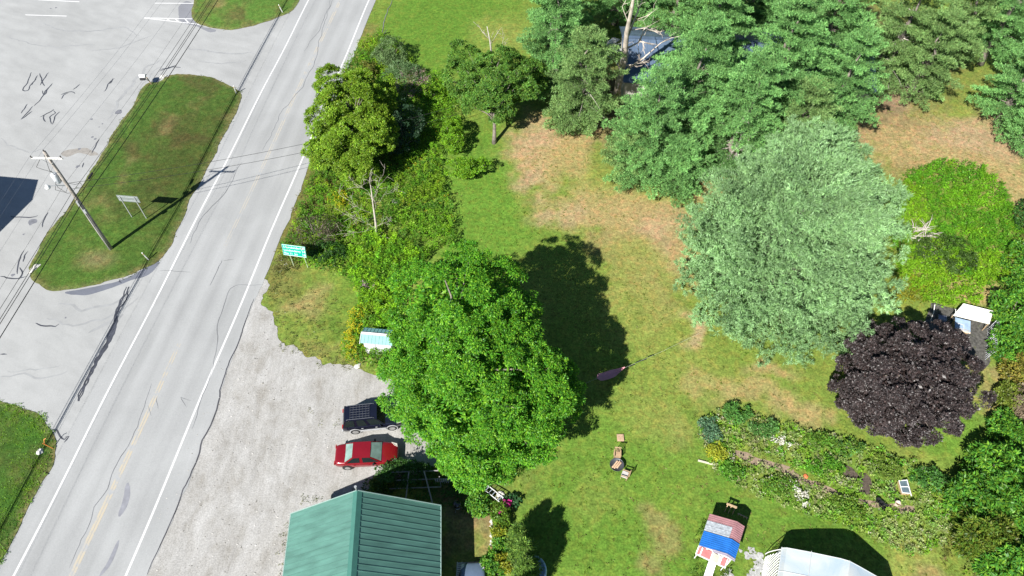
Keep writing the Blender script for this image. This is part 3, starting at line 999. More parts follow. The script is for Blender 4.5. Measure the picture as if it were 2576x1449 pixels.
def pine(name, label, base, h, rad, seed, palette, prof=None, whorls=None, per_whorl=8, z0=0.12, tuft=0.34, bw=0.055, blades=11, dens=1.0, tip=1.0, cat='pine tree', group=None, trunk_r=0.28, lean=(0, 0), deadlow=8, pad=1.0, weights=None, rise=0.18, jit=0.16, fish=False, swing=0.42):
    R_ = np.random.RandomState(seed)
    root = empty(name, (base[0], base[1], 0), 0, label, cat, group)
    mb = MB()
    top = np.array((lean[0], lean[1], h))
    trk = limb_path((0, 0, -0.1), top, 0.0, 7, R_)
    trk = limb_path((0, 0, -0.1), top * .80, 0.0, 7, R_)
    mb.tube(trk, [trunk_r * (1.2 if k == 0 else 1.03 - 0.145 * k) for k in range(7)], 9)
    mb.build('trunk', BARK, root, True)
    whorls = whorls or int(h * 1.25)
    if prof is None: prof = lambda t: (1 - t) ** 0.62 * min(1, 0.62 + 1.6 * t)
    lb = MB()
    TP = []; TD = []; TC = []; 
    for w in range(whorls):
        t = (w + R_.rand() * 0.5) / whorls
        z = h * (z0 + (0.985 - z0) * t)
        c0 = top * (z / h)
        for b in range(per_whorl):
            az = 2 * math.pi * (b + R_.rand() * 0.8) / per_whorl + w * 0.7
            L_ = rad * prof(t) * (1.14 - swing + swing * R_.rand()) + 0.25 * tip
            el = rise + 0.5 * t + R_.randn() * 0.08
            dirv = np.array((math.cos(az) * math.cos(el), math.sin(az) * math.cos(el), math.sin(el)))
            side = np.array((-math.sin(az), math.cos(az), 0))
            if L_ > 1.6 and t < .62:
                e = c0 + dirv * L_ * .62 + np.array((0, 0, -.15))
                lb.tube(limb_path(c0, e, -0.05, 4, R_), [0.04 + .008 * L_, .04, .025, .01], 4, False)
            if fish:
                # side twigs leave the branch like a fern frond; tufts sit along each twig
                k1 = max(4, int(L_ * dens / 0.27))
                ss_ = np.linspace(0.24 * (1 - t) + .02, 1.0, k1)
                roll = R_.randn() * 0.12
                bc_ = math.exp(R_.randn() * 0.12)
                for s in ss_:
                    tw = (0.34 * L_ * (1.04 - s) * min(1, s * 2.4) + 0.22) * pad * (0.75 + .5 * R_.rand())
                    n2 = max(2, int(tw / 0.22))
                    o_ = c0 + dirv * (L_ * s) + np.array((0, 0, 0.14 - 0.16 * L_ * s * s))
                    for sg in (-1, 1):
                        td = dirv * 0.62 + side * sg * 0.78 + np.array((0, 0, roll * sg + .02))
                        dd_ = (np.arange(n2) + 0.3 + R_.rand(n2) * .5) / n2 * tw
                        pos = o_ + td[None] * dd_[:, None] + R_.randn(n2, 3) * 0.04
                        TP.append(pos)
                        TD.append(unit(np.repeat((td + dirv * .35 + np.array((0, 0, 0.30)))[None], n2, 0) + R_.randn(n2, 3) * 0.12))
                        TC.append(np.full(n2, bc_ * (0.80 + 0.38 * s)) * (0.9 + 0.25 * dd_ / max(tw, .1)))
                continue
            # side sprays
            k = max(5, int(L_ * 9 * dens))
            s = 0.30 + 0.70 * R_.rand(k) ** 0.75
            wid = (0.16 * L_ + 0.40) * np.clip((1.08 - s) * 2.2, 0.25, 1) * np.clip(s * 2.2, .3, 1) * pad
            lat = (R_.rand(k) * 2 - 1) * wid
            pos = c0 + dirv * (L_ * s)[:, None] + side * lat[:, None]
            pos[:, 2] += -0.10 * L_ * s ** 2 + 0.10 * R_.randn(k) + 0.12
            dd = unit(dirv[None] * 1.0 + side[None] * (lat / np.maximum(wid, .1))[:, None] * 0.8 + np.array((0, 0, 0.35)) + R_.randn(k, 3) * 0.15)
            TP.append(pos); TD.append(dd)
            TC.append(np.full(k, math.exp(R_.randn() * 0.13)))
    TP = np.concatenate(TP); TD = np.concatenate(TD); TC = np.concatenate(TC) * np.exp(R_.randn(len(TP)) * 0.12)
    n = len(TP)
    i = np.repeat(np.arange(n), blades)
    D = unit(TD[i] * 0.75 + R_.randn(len(i), 3) * 0.62)
    P_ = TP[i] + R_.randn(len(i), 3) * 0.05
    N = unit(R_.randn(len(i), 3) * 0.6 + np.array((0, 0, 1.0)))
    L = tuft * (0.6 + 0.7 * R_.rand(len(i)))
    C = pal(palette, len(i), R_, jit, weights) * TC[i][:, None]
    V_, F_, C2 = cards(P_, D, N, L, bw * (0.8 + .5 * R_.rand(len(i))), C, 0.05)
    ok = True
    np_mesh('crown', V_, F_, NEEDLE, root, C2)
    for _ in range(deadlow):
        z = h * (0.10 + 0.35 * R_.rand())
        az = R_.rand() * 6.28
        L_ = rad * (0.3 + .4 * R_.rand())
        a = top * (z / h)
        e = a + np.array((math.cos(az) * L_, math.sin(az) * L_, -0.1 * L_))
        lb.tube(limb_path(a, e, 0.04, 4, R_), [.05, .035, .02, .008], 4, False)
    if lb.v: lb.build('limbs', BARK_GREY if deadlow > 10 else BARK, root, True)
    return root

def dead_tree(name, label, base, tips, r, seed, group=None, m=None, twigs=3, cat='dead tree', twiglen=.35, bf=.25):
    """tips: list of lists of 3-D polylines relative to base; the first is the trunk"""
    R_ = np.random.RandomState(seed)
    root = empty(name, (base[0], base[1], 0), 0, label, cat, group)
    mb = MB()
    tr = tips[0]
    k = len(tr)
    mb.tube(tr, [r * (1.15 - 0.9 * i / (k - 1)) for i in range(k)], 9)
    mb.build('trunk', m or BARK_GREY, root, True)
    bb = MB()
    def grow(p, r0, depth):
        p = [np.array(q, float) for q in p]
        n = len(p)
        bb.tube(p, [max(0.008, r0 * (1 - 0.85 * i / (n - 1))) for i in range(n)], 5)
        if depth <= 0: return
        L_ = sum(np.linalg.norm(p[i + 1] - p[i]) for i in range(n - 1))
        for _ in range(twigs):
            i = R_.randint(0, n - 1)
            t = R_.rand()
            a = p[i] * (1 - t) + p[i + 1] * t
            d = unit((p[i + 1] - p[i])[None])[0]
            d = unit((d + R_.randn(3) * 0.6 + np.array((0, 0, .15)))[None])[0]
            e = a + d * L_ * (twiglen * (0.6 + .8 * R_.rand()))
            mid = (a + e) / 2 + R_.randn(3) * 0.05 * L_
            grow([a, mid, e], r0 * 0.45, depth - 1)
    for br in tips[1:]:
        grow(br, r * bf, 2)
    bb.build('branches', m or BARK_GREY, root, True)
    return root

def weeds(name, label, poly, per_m2, h, palette, seed, cat='weeds', leaf=0.22, w=0.07, leaves=13, jit=0.16, fl=None, flp=0.0, hvar=0.35, m=None, stuff=True, lean=(0.10, 0.05), nscale=2.2, up=0.28, spread=0.12, exclude=None, group=None, edge_h=1.0, weights=None, patchy=0.45):
    """a stand of upright plants; every plant a stem's worth of leaf blades"""
    R_ = np.random.RandomState(seed)
    poly = np.asarray(poly)
    x0, y0 = poly.min(0); x1, y1 = poly.max(0)
    n = int((x1 - x0) * (y1 - y0) * per_m2)
    px = x0 + R_.rand(n) * (x1 - x0)
    py = y0 + R_.rand(n) * (y1 - y0)
    jx = px + (fbm(px, py, 1.1, seed + 5, 3) - .5) * 1.2
    jy = py + (fbm(px, py, 1.1, seed + 6, 3) - .5) * 1.2
    ok = inside(jx, jy, poly)
    if exclude is not None:
        for e in exclude: ok &= ~inside(px, py, np.asarray(e))
    px, py = px[ok], py[ok]
    n = len(px)
    nz = fbm(px, py, nscale, seed + 1, 4)
    hh = h * (1 - hvar + 2 * hvar * nz) * (0.8 + .4 * R_.rand(n))
    sel = np.clip(fbm(px, py, nscale * 1.6, seed + 2, 3) * (len(palette)) * 1.15 - 0.1, 0, len(palette) - 0.01)
    pl_ = np.array(palette)
    base = pl_[np.minimum(sel.astype(int), len(palette) - 1)]
    other = pl_[R_.randint(0, len(palette), n)]
    base = base * (1 - patchy) + other * patchy
    base = base * np.exp(R_.randn(n, 1) * jit)
    i = np.repeat(np.arange(n), leaves)
    t = 0.25 + 0.75 * R_.rand(len(i)) ** 0.6
    az = R_.rand(len(i)) * 6.283
    out = np.stack([np.cos(az), np.sin(az), np.zeros(len(i))], 1)
    ln = np.array((lean[0], lean[1], 0))
    P_ = np.stack([px[i], py[i], hh[i] * t * 0.92], 1) + out * (spread * (1.2 - t))[:, None] + ln[None] * (hh[i] * t)[:, None]
    D = unit(out + np.array((0, 0, up)) + R_.randn(len(i), 3) * 0.25)
    N = unit(np.array((0, 0, 1.0)) + out * 0.4 + R_.randn(len(i), 3) * 0.3)
    L = leaf * (0.6 + 0.7 * R_.rand(len(i))) * (1.25 - 0.5 * t)
    C = base[i] * np.exp(R_.randn(len(i), 1) * 0.16)
    if fl is not None and flp > 0:
        fsel = (R_.rand(n) < flp * np.clip((fbm(px, py, 1.6, seed + 9, 3) - .42) * 6, 0, 2))
        topm = fsel[i] & (t > 0.78)
        C[topm] = np.array(fl) * np.exp(R_.randn(topm.sum(), 1) * 0.12)
        L = np.where(topm, L * 0.7, L)
    V_, F_, C2 = cards(P_, D, N, L, w * (L / leaf) * (0.8 + .5 * R_.rand(len(i))), C, 0.12)
    ob = np_mesh(name, V_, F_, m or WEED, None, C2)
    tag(ob, label, cat, group, 'stuff' if stuff else None)
    return ob

def bush(name, label, u, v, radii, seed, palette, n=90, per=60, cr=0.32, leaf=0.16, zc=None, group=None, cat='shrub', m=None, width=0.5, stems=9, weights=None, world_xy=None, extra=(), **kw):
    R_ = np.random.RandomState(seed)
    x, y = world_xy if world_xy else G(u, v)
    zc = zc if zc is not None else radii[2] * 0.85
    root = empty(name, (x, y, 0), 0, label, cat, group)
    lobes = [((0, 0, zc), radii)]
    for (dx, dy, dz, rr) in extra: lobes.append(((dx, dy, zc + dz), tuple(rr)))
    for k in range(3):
        a = R_.rand() * 6.28
        lobes.append(((math.cos(a) * radii[0] * .55, math.sin(a) * radii[1] * .55, zc * (.7 + .4 * R_.rand())), tuple(q * .55 for q in radii)))
    P_, D, N, L, C, cl = crown_leaves(lobes, n, per, cr, leaf, palette, R_, zmin=0.15, weights=weights, **kw)
    V_, F_, C2 = cards(P_, D, N, L, L * width, C)
    V_[:, 2] = np.maximum(V_[:, 2], 0.03)
    np_mesh('foliage', V_, F_, m or LEAF, root, C2)
    mb = MB()
    for j in R_.choice(len(cl), min(stems, len(cl)), replace=False):
        mb.tube(limb_path((R_.randn() * .1, R_.randn() * .1, 0), cl[j], 0.05, 4, R_), [.045, .035, .025, .01], 5)
    mb.build('stems', BARK, root, True)
    return root
def ell(u, v, rx, ry, n=14):
    x, y = G(u, v)
    return [(x + rx * math.cos(t), y + ry * math.sin(t)) for t in np.linspace(0, 6.283, n, endpoint=False)]

# palettes (albedo)
P_MAPLE = [(0.070, 0.250, 0.018), (0.115, 0.340, 0.020), (0.042, 0.165, 0.018), (0.20, 0.40, 0.025)]
P_YMAPLE = [(0.15, 0.30, 0.022), (0.20, 0.34, 0.024), (0.11, 0.22, 0.020), (0.22, 0.30, 0.03)]
P_ASH = [(0.070, 0.185, 0.034), (0.10, 0.235, 0.036), (0.15, 0.25, 0.036)]
P_PINE = [(0.125, 0.28, 0.086), (0.165, 0.345, 0.110), (0.088, 0.215, 0.064), (0.185, 0.35, 0.10)]
P_PINE2 = [(0.15, 0.27, 0.085), (0.175, 0.29, 0.095), (0.105, 0.20, 0.062), (0.19, 0.28, 0.09)]
P_SPRUCE = [(0.215, 0.365, 0.165), (0.270, 0.43, 0.215), (0.145, 0.275, 0.105), (0.21, 0.37, 0.135)]
P_PURPLE = [(0.030, 0.023, 0.023), (0.060, 0.050, 0.050), (0.020, 0.016, 0.016), (0.045, 0.030, 0.028)]
P_WEED = [(0.12, 0.28, 0.016), (0.165, 0.34, 0.018), (0.08, 0.215, 0.018), (0.21, 0.34, 0.02)]
P_DEEP = [(0.040, 0.115, 0.022), (0.060, 0.155, 0.026), (0.035, 0.09, 0.024)]
P_MIXED = [(0.11, 0.20, 0.03), (0.07, 0.17, 0.022), (0.17, 0.22, 0.035), (0.19, 0.15, 0.06), (0.09, 0.19, 0.018)]
P_GARDEN = [(0.09, 0.30, 0.025), (0.23, 0.37, 0.03), (0.12, 0.33, 0.028), (0.33, 0.38, 0.15), (0.19, 0.37, 0.028), (0.24, 0.25, 0.10), (0.38, 0.38, 0.22)]
P_GOLD = [(0.36, 0.40, 0.025), (0.46, 0.44, 0.02), (0.24, 0.36, 0.02)]
P_LAUREL = [(0.065, 0.215, 0.024), (0.10, 0.27, 0.026), (0.17, 0.31, 0.025), (0.05, 0.17, 0.028)]

# ================================================================== BUILDINGS
TEAL = mat('teal_painted_steel', (0.080, 0.185, 0.152), 0.42, 0.0, var=0.20, scale=1.0, spec=0.5, stretch=(0.35, 2.6, 1))
TEALC = mat('teal_ridge_steel', (0.05, 0.155, 0.125), 0.4, 0.0, var=0.08, spec=0.5)
SIDING = mat('cream_siding', (0.55, 0.53, 0.48), 0.7, var=0.06)

def ribbed_slope(mb, a, b, c, d, n, h=0.03, w=0.05, t=0.04):
    """a-b eave line, d-c ridge line; ribs run eave to ridge"""
    a, b, c, d = map(Vector, (a, b, c, d))
    mb.slab([a, b, c, d], t)
    nrm = (b - a).cross(d - a).normalized()
    if nrm.z < 0: nrm = -nrm
    for i in range(n + 1):
        f = i / n
        p = a.lerp(b, f)
        q = d.lerp(c, f)
        u_ = (b - a).normalized() * w / 2
        if i == 0: p, q = p + u_ * 1.02, q + u_ * 1.02
        if i == n: p, q = p - u_ * 1.02, q - u_ * 1.02
        mb.slab([p - u_ + nrm * h, p + u_ + nrm * h, q + u_ + nrm * h, q - u_ + nrm * h], h * 0.98)

def rectwalls(mb, x0, x1, y0, y1, z0, z1, t=0.12):
    mb.box(((x0 + x1) / 2, y0 + t / 2, (z0 + z1) / 2), (x1 - x0, t, z1 - z0))
    mb.box(((x0 + x1) / 2, y1 - t / 2, (z0 + z1) / 2), (x1 - x0, t, z1 - z0))
    mb.box((x0 + t / 2, (y0 + y1) / 2, (z0 + z1) / 2), (t, y1 - y0 - 2 * t, z1 - z0))
    mb.box((x1 - t / 2, (y0 + y1) / 2, (z0 + z1) / 2), (t, y1 - y0 - 2 * t, z1 - z0))

# --- house with teal metal roof
hr = math.radians(3.3)
house = empty('house', (-9.68, 17.05, 0), hr, 'house with a large teal green ribbed metal gable roof beside the gravel yard', 'house')
HW, HL, EZ, RZ = 4.93, 14.0, 2.8, 6.15
m1 = MB(); ribbed_slope(m1, (-HW, -HL, EZ), (-HW, 0, EZ), (-0.02, 0, RZ), (-0.02, -HL, RZ), 38)
m1.build('roof', TEAL, house)
m1 = MB(); ribbed_slope(m1, (HW, -HL, EZ), (HW, 0, EZ), (0.02, 0, RZ), (0.02, -HL, RZ), 38)
m1.build('roof', TEAL, house)
m1 = MB()
for sx in (-1, 1):
    m1.slab([(0, 0.02, RZ + .055), (sx * 0.28, 0.02, RZ + .055 - .28 * (RZ - EZ) / HW), (sx * 0.28, -HL - .02, RZ + .055 - .28 * (RZ - EZ) / HW), (0, -HL - .02, RZ + .055)], 0.02)
m1.build('ridge_cap', TEALC, house)
m1 = MB()
for sx in (-1, 1):
    for y in (0.03, -HL - 0.03):
        m1.beam((sx * HW, y, EZ - 0.02), (0, y, RZ - 0.02), 0.04, 0.2)
    m1.beam((sx * (HW + 0.03), 0, EZ - 0.06), (sx * (HW + 0.03), -HL, EZ - 0.06), 0.05, 0.14)
m1.build('roof_trim', mat('pale_teal_trim', (0.25, 0.36, 0.33), 0.5, var=0.06), house)
m1 = MB(); rectwalls(m1, -HW + .45, HW - .45, -HL + .4, -.4, 0, EZ - 0.02, .15)
for y in (-.4 - .075, -HL + .4 + .075):
    m1.add([(-HW + .45, y - .07, EZ - .02), (HW - .45, y - .07, EZ - .02), (0, y - .07, RZ - .36), (-HW + .45, y + .07, EZ - .02), (HW - .45, y + .07, EZ - .02), (0, y + .07, RZ - .36)], [(0, 1, 2), (5, 4, 3), (0, 3, 4, 1), (1, 4, 5, 2), (2, 5, 3, 0)])
m1.build('wall', SIDING, house)
m1 = MB(); m1.lathe([(.06, 0), (.06, .4), (.085, .4), (.085, .46)], (-0.1, -.25 + .45, 5.95), 10)
m1.build('vent_pipe', GALV, house)
for sx, ys in ((-1, (-2.5, -6, -9.5)), (1, (-2.2, -5.5, -9))):
    for y in ys:
        w_ = MB().box((sx * (HW - .45 + .02), y, 1.5), (.06, 1.2, 1.1)).build('window', WHITE, house)
        MB().box((sx * (HW - .45 + .055), y, 1.5), (.02, 1.0, .9)).build('pane', GLASSG, w_)

# --- little white shed with teal roof, half under the maple
f0 = P3(922, 889)
f1 = P3(966, 893)
ang = math.atan2(f1.y - f0.y, f1.x - f0.x)
shed = empty('garden_shed', (f0.x, f0.y, 0), ang, 'small white shed with a teal ribbed roof half hidden by the maple', 'shed')
SWd, SD, SE, SR = 2.2, 1.15, 1.72, 2.08
m1 = MB(); rectwalls(m1, 0, SWd, 0, SD, 0, SE - .03, .06)
for x in (.03, SWd - .03):
    m1.add([(x - .03, 0, SE - .03), (x - .03, SD, SE - .03), (x - .03, SD / 2, SR - .1), (x + .03, 0, SE - .03), (x + .03, SD, SE - .03), (x + .03, SD / 2, SR - .1)], [(0, 2, 1), (3, 4, 5), (0, 1, 4, 3), (1, 2, 5, 4), (2, 0, 3, 5)])
m1.build('wall', mat('white_shed_board', (0.62, 0.62, 0.66), 0.6, var=.06), shed)
TEALP = mat('pale_weathered_teal_steel', (0.15, 0.33, 0.33), 0.45, var=.14, scale=2, spec=.5)
m1 = MB(); ribbed_slope(m1, (-.2, -.12, SE), (SWd + .2, -.12, SE), (SWd + .2, SD / 2, SR), (-.2, SD / 2, SR), 9, .025, .04, .03); m1.build('roof', TEALP, shed)
m1 = MB(); ribbed_slope(m1, (-.2, SD + .2, SE), (SWd + .2, SD + .2, SE), (SWd + .2, SD / 2 + .01, SR), (-.2, SD / 2 + .01, SR), 9, .025, .04, .03); m1.build('roof', TEALP, shed)
m1 = MB(); m1.box((SWd / 2, SD / 2, SR + .045), (SWd + .44, .2, .03)); m1.beam((-.225, -.2, SE - .02), (-.225, SD / 2, SR - .02), .03, .12); m1.build('roof_trim', WHITE, shed)
dr = MB().box((.55, -.02, .8), (.75, .04, 1.5)).build('door', mat('white_door_board', (.66, .66, .7), .6, var=.05), shed)
MB().box((.5, -.05, 1.4), (.16, .03, .03)).build('handle', BLACKP, dr)
MB().beam((-.1, -.45, .03), (2.3, -.42, .03), .12, .06).build('timber_sill', TAN, shed)

# --- poultry house: red, grey and blue roofing
ZC = 1.5
cNL, cNR, cSR, cSL = P3(1786, 1293, ZC), P3(1868, 1330.5, ZC), P3(1856.5, 1419, ZC), P3(1768.4, 1383.5, ZC)
ang = math.atan2(cNR.y - cNL.y, cNR.x - cNL.x)
CWd = (cNR - cNL).length
CLn = (cSL - cNL).length
coop = empty('poultry_house', (cNL.x, cNL.y, 0), ang, 'small hen house with faded red, grey and bright blue metal roof patches', 'hen house')
RZc, RXc = 2.2, CWd * 0.76
def roofpt(x, y):
    z = ZC + (RZc - ZC) * (1 - abs(x - RXc) / RXc)
    return Vector((x, y, z))
def corr(nm, x0, x1, y0, y1, m_, lift, nn):
    q = MB()
    xs = [x0] + ([RXc] if x0 < RXc < x1 else []) + [x1]
    for a, b in zip(xs[:-1], xs[1:]):
        up = Vector((0, 0, lift))
        q.slab([roofpt(a, y0) + up, roofpt(b, y0) + up, roofpt(b, y1) + up, roofpt(a, y1) + up], .012)
        for i in range(nn + 1):
            y = y0 + (y1 - y0) * (i + .25) / (nn + .5)
            q.slab([roofpt(a, y) + up * 1 + Vector((0, 0, .022)), roofpt(b, y) + up + Vector((0, 0, .022)), roofpt(b, y + .045) + up + Vector((0, 0, .022)), roofpt(a, y + .045) + up + Vector((0, 0, .022))], .021)
    return q.build(nm, m_, coop)
MR_ = mat('faded_red_roofing', (0.33, 0.17, 0.18), .5, var=.18, scale=2, spec=.4)
MB_ = mat('bright_blue_roofing', (0.02, 0.14, 0.46), .4, var=.15, scale=2, spec=.5)
MG_ = mat('mottled_grey_plastic_roofing', (0.33, 0.36, 0.39), .5, var=.3, scale=7, spec=.4)
MP_ = mat('pinkish_grey_roofing', (0.36, 0.33, 0.40), .5, var=.12, scale=3, spec=.4)
corr('red_roof_panel', -.02, CWd + .02, -CLn * .93, 0, MR_, 0.0, 16)
corr('grey_roof_panel', -.03, RXc * .90, -CLn * .50, -CLn * .19, MG_, 0.034, 2)
corr('blue_roof_panel', -.03, CWd + .04, -CLn * .93, -CLn * .52, MB_, 0.070, 7)
corr('pink_roof_panel', RXc * .5, CWd + .05, -CLn * 1.0, -CLn * .94, MP_, 0.10, 1)
REDW = mat('barn_red_board', (0.42, 0.05, 0.05), .7, var=.15)
m1 = MB(); rectwalls(m1, .15, CWd - .15, -CLn + .35, -.12, .25, ZC - .03, .05); m1.build('wall', REDW, coop)
m1 = MB()
for x in (.12, .55, CWd * .5 - .2, CWd * .5 + .25, CWd - .6, CWd - .12): m1.box((x, -CLn + .30, .85), (.09, .05, 1.2))
m1.box((CWd / 2, -CLn + .29, 1.42), (CWd - .2, .05, .09)); m1.box((CWd / 2, -CLn + .29, .3), (CWd - .2, .05, .09))
m1.build('white_trim', WHITE, coop)
# sloping red and white porch front
m1 = MB(); m1.slab([(.02, -CLn + .28, 1.22), (CWd - .25, -CLn + .28, 1.22), (CWd - .25, -CLn - .22, .98), (.02, -CLn - .22, .98)], .03); m1.build('porch_roof', mat('faded_red_board', (0.46, 0.12, 0.12), .7, var=.15), coop)
m1 = MB()
for x in (0.02, .28, .98, 1.5, CWd - .66, CWd - .27): m1.beam((x, -CLn + .27, 1.24), (x, -CLn - .24, .998), .07, .03)
m1.beam((0, -CLn - .24, .985), (CWd - .22, -CLn - .24, .985), .08, .05)
m1.build('porch_trim', WHITE, coop)
MB().beam((1.24, -CLn + .27, 1.245), (1.24, -CLn - .20, 1.02), .44, .02).build('grey_board', mat('grey_board', (.33, .33, .28), .8, var=.15), coop)
for x in (.1, CWd - .35): MB().bar((x, -CLn - .18, 0), (x, -CLn - .18, .97), .035).build('leg', WHITE, coop)
MB().slab([(.95, -CLn - .22, .72), (1.45, -CLn - .22, .72), (1.52, -CLn - 1.5, .05), (1.02, -CLn - 1.5, .05)], .05).build('ramp', mat('bleached_white_ramp', (.75, .74, .74), .6, var=.04), coop)
for x in (.2, CWd - .2):
    for y in (-.2, -CLn + .45): MB().box((x, y, .12), (.1, .1, .24)).build('leg', TAN, coop)

# --- greenhouse, bottom edge
gN = P3(1967, 1377, 1.8); gR = P3(2137, 1411, 3.35)
gd = Vector((gR.x - gN.x, gR.y - gN.y, 0))
gw = gd.length
ang = math.atan2(gd.y, gd.x)
gh = empty('greenhouse', (gN.x, gN.y, 0), ang, 'white plastic covered greenhouse with a lattice side at the bottom of the garden', 'greenhouse')
def plastic_mat():
    m = bpy.data.materials.new('milky_painted_cloud_plastic')
    m.use_nodes = True
    n = m.node_tree
    p = n.nodes['Principled BSDF']
    tc = n.nodes.new('ShaderNodeTexCoord')
    z = n.nodes.new('ShaderNodeTexNoise')
    z.inputs['Scale'].default_value = 0.55
    z.inputs['Detail'].default_value = 5
    z.inputs['Distortion'].default_value = 0.8
    n.links.new(tc.outputs['Object'], z.inputs[0])
    r = n.nodes.new('ShaderNodeValToRGB')  # blue and white blotches painted in for clouds mirrored on the sheet
    r.color_ramp.elements[0].position = 0.36
    r.color_ramp.elements[0].color = (0.34, 0.42, 0.49, 1)
    r.color_ramp.elements[1].position = 0.62
    r.color_ramp.elements[1].color = (0.48, 0.50, 0.49, 1)
    n.links.new(z.outputs[0], r.inputs[0])
    n.links.new(r.outputs[0], p.inputs['Base Color'])
    p.inputs['Roughness'].default_value = 0.22
    p.inputs['Specular IOR Level'].default_value = 0.6
    bp = n.nodes.new('ShaderNodeBump'); bp.inputs['Strength'].default_value = .4; bp.inputs['Distance'].default_value = .1
    n.links.new(z.outputs[0], bp.inputs['Height']); n.links.new(bp.outputs[0], p.inputs['Normal'])
    return m
PLAS = plastic_mat()
GL_ = 9.0
prof_ = [(0, 1.75), (.25, 2.05), (1.5, 2.62), (gw - .5, 3.28), (gw, 3.35), (gw + .55, 3.15), (2 * gw - .9, 2.15), (2 * gw - .2, 1.2), (2 * gw - .1, 0.0)]
m1 = MB()
for (xa, za), (xb, zb) in zip(prof_[:-1], prof_[1:]): m1.add([(xa, 0, za), (xb, 0, zb), (xb, -GL_, zb), (xa, -GL_, za), (xa, 0, za - .02), (xb, 0, zb - .02), (xb, -GL_, zb - .02), (xa, -GL_, za - .02)], [(0, 3, 2, 1), (4, 5, 6, 7), (0, 1, 5, 4), (2, 3, 7, 6)])
m1.build('plastic_cover', PLAS, gh)
m1 = MB()
for y in [-.02, -1.6, -3.2, -4.8, -6.4, -8.0, -GL_ + .02]: m1.tube([(x, y, z + .015) for x, z in prof_], .022, 5)
m1.tube([(gw, 0, 3.38), (gw, -GL_, 3.38)], .03, 5)
m1.tube([(gw * .42, 0, 2.84), (gw * .42, -GL_, 2.84)], .02, 5)
m1.tube([(0.0, .02, 1.78), (0, -GL_, 1.78)], .03, 5)
m1.build('frame', mat('white_pipe_frame', (.48, .5, .5), .4, var=.05), gh)
m1 = MB()
pts_ = [(x, -.03, z - .03) for x, z in prof_]
m1.add(pts_ + [(0, -.03, 0)], [tuple(range(len(pts_) + 1))])
m1.build('end_wall', PLAS, gh)
m1 = MB()
def latp(f, y): return Vector((-.55 * math.sin(f * 1.5) ** 1.0 - .02, y, 1.68 * (1 - f)))
for k in range(-6, 44):
    y0 = -.1 - k * .2
    for sg in (1, -1):
        pp = []
        for j in range(7):
            f = j / 6
            y = y0 + sg * f * 1.25 - (1.25 if sg > 0 else 0)
            pp.append((f, y))
        pp = [(f, y) for f, y in pp if -8.8 < y < -.15]
        for (fa, ya), (fb, yb) in zip(pp[:-1], pp[1:]): m1.beam(latp(fa, ya), latp(fb, yb), .04, .012)
m1.build('lattice', WHITE, gh)
for y in (-.1, -4.4, -8.9): MB().tube([latp(f, y) for f in (0, .2, .4, .6, .8, 1.0)], .03, 5).build('lattice_hoop', WHITE, gh)

# --- long house under the pines with a blue grey metal roof
bh = empty('house', (24.6, 66.0, 0), math.radians(-4), 'long house with a blue grey metal roof glimpsed beneath the pines', 'house')
BLR = mat('blue_grey_metal_roof', (0.075, 0.11, 0.17), .4, var=.25, scale=.8, spec=.5)  # base colour deepened to carry the shade beneath the pines
m1 = MB(); ribbed_slope(m1, (-13, -5, 3.0), (13, -5, 3.0), (13, 0, 5.0), (-13, 0, 5.0), 40); m1.build('roof', BLR, bh)
m1 = MB(); ribbed_slope(m1, (-13, 5, 3.0), (13, 5, 3.0), (13, 0.02, 5.0), (-13, 0.02, 5.0), 40); m1.build('roof', BLR, bh)
m1 = MB(); rectwalls(m1, -12.6, 12.6, -4.6, 4.6, 0, 3.0, .15); m1.build('wall', SIDING, bh)
MB().box((0, 0, 5.03), (26.1, .4, .05)).build('ridge_cap', BLR, bh)
for x in (-9, -4, 3, 8): MB().box((x, -4.64, 1.6), (1.3, .06, 1.1)).build('window', WHITE, bh)

# --- flat canopy of the premises beyond the left edge, whose corner shades the lot
k_s = 1 / math.tan(SUN_EL)
def unshadow(u, v, z):
    x, y = G(u, v)
    return (x - z * k_s * math.sin(SH_AZ), y - z * k_s * math.cos(SH_AZ))
ZS = 5.2
s1 = unshadow(98, 451, ZS); s2 = unshadow(85, 500, ZS); s0 = unshadow(0, 443, ZS)
e1 = unshadow(83, 503, 0); e2 = unshadow(8, 577, 0)
shop = empty('shop_building', (0, 0, 0), 0, 'flat roofed roadside shop whose shadow corner falls on the parking lot', 'building')
dv = unit(np.array([[s0[0] - s1[0], s0[1] - s1[1]]]))[0]
# south-running edge: from the roof corner along the direction of the lower shadow edge
ee = unit(np.array([[e2[0] - e1[0], e2[1] - e1[1]]]))[0]
ZS = 6.0
qa = np.array(unshadow(98, 452, ZS)); qb = np.array(unshadow(83, 503, ZS)); qz = np.array(unshadow(0, 443, ZS)); qe = np.array(unshadow(8, 577, ZS))
d1 = unit((qz - qa)[None])[0]; d2 = unit((qe - qb)[None])[0]
ring = [qa, qa + d1 * 18, qa + d1 * 18 + np.array((-3, -18)), qb + d2 * 17, qb]
m1 = MB(); m1.slab([(*q, ZS) for q in ring], .35); m1.build('roof', mat('pale_membrane_roof', (.5, .5, .5), .8), shop)
cen = sum(ring) / 5
m1 = MB(); ww = [cen + (q - cen) * .985 for q in ring]
for a, b in zip(ww, ww[1:] + ww[:1]): m1.beam((*a, (ZS - .36) / 2), (*b, (ZS - .36) / 2), .2, ZS - .38)
m1.build('wall', SIDING, shop)

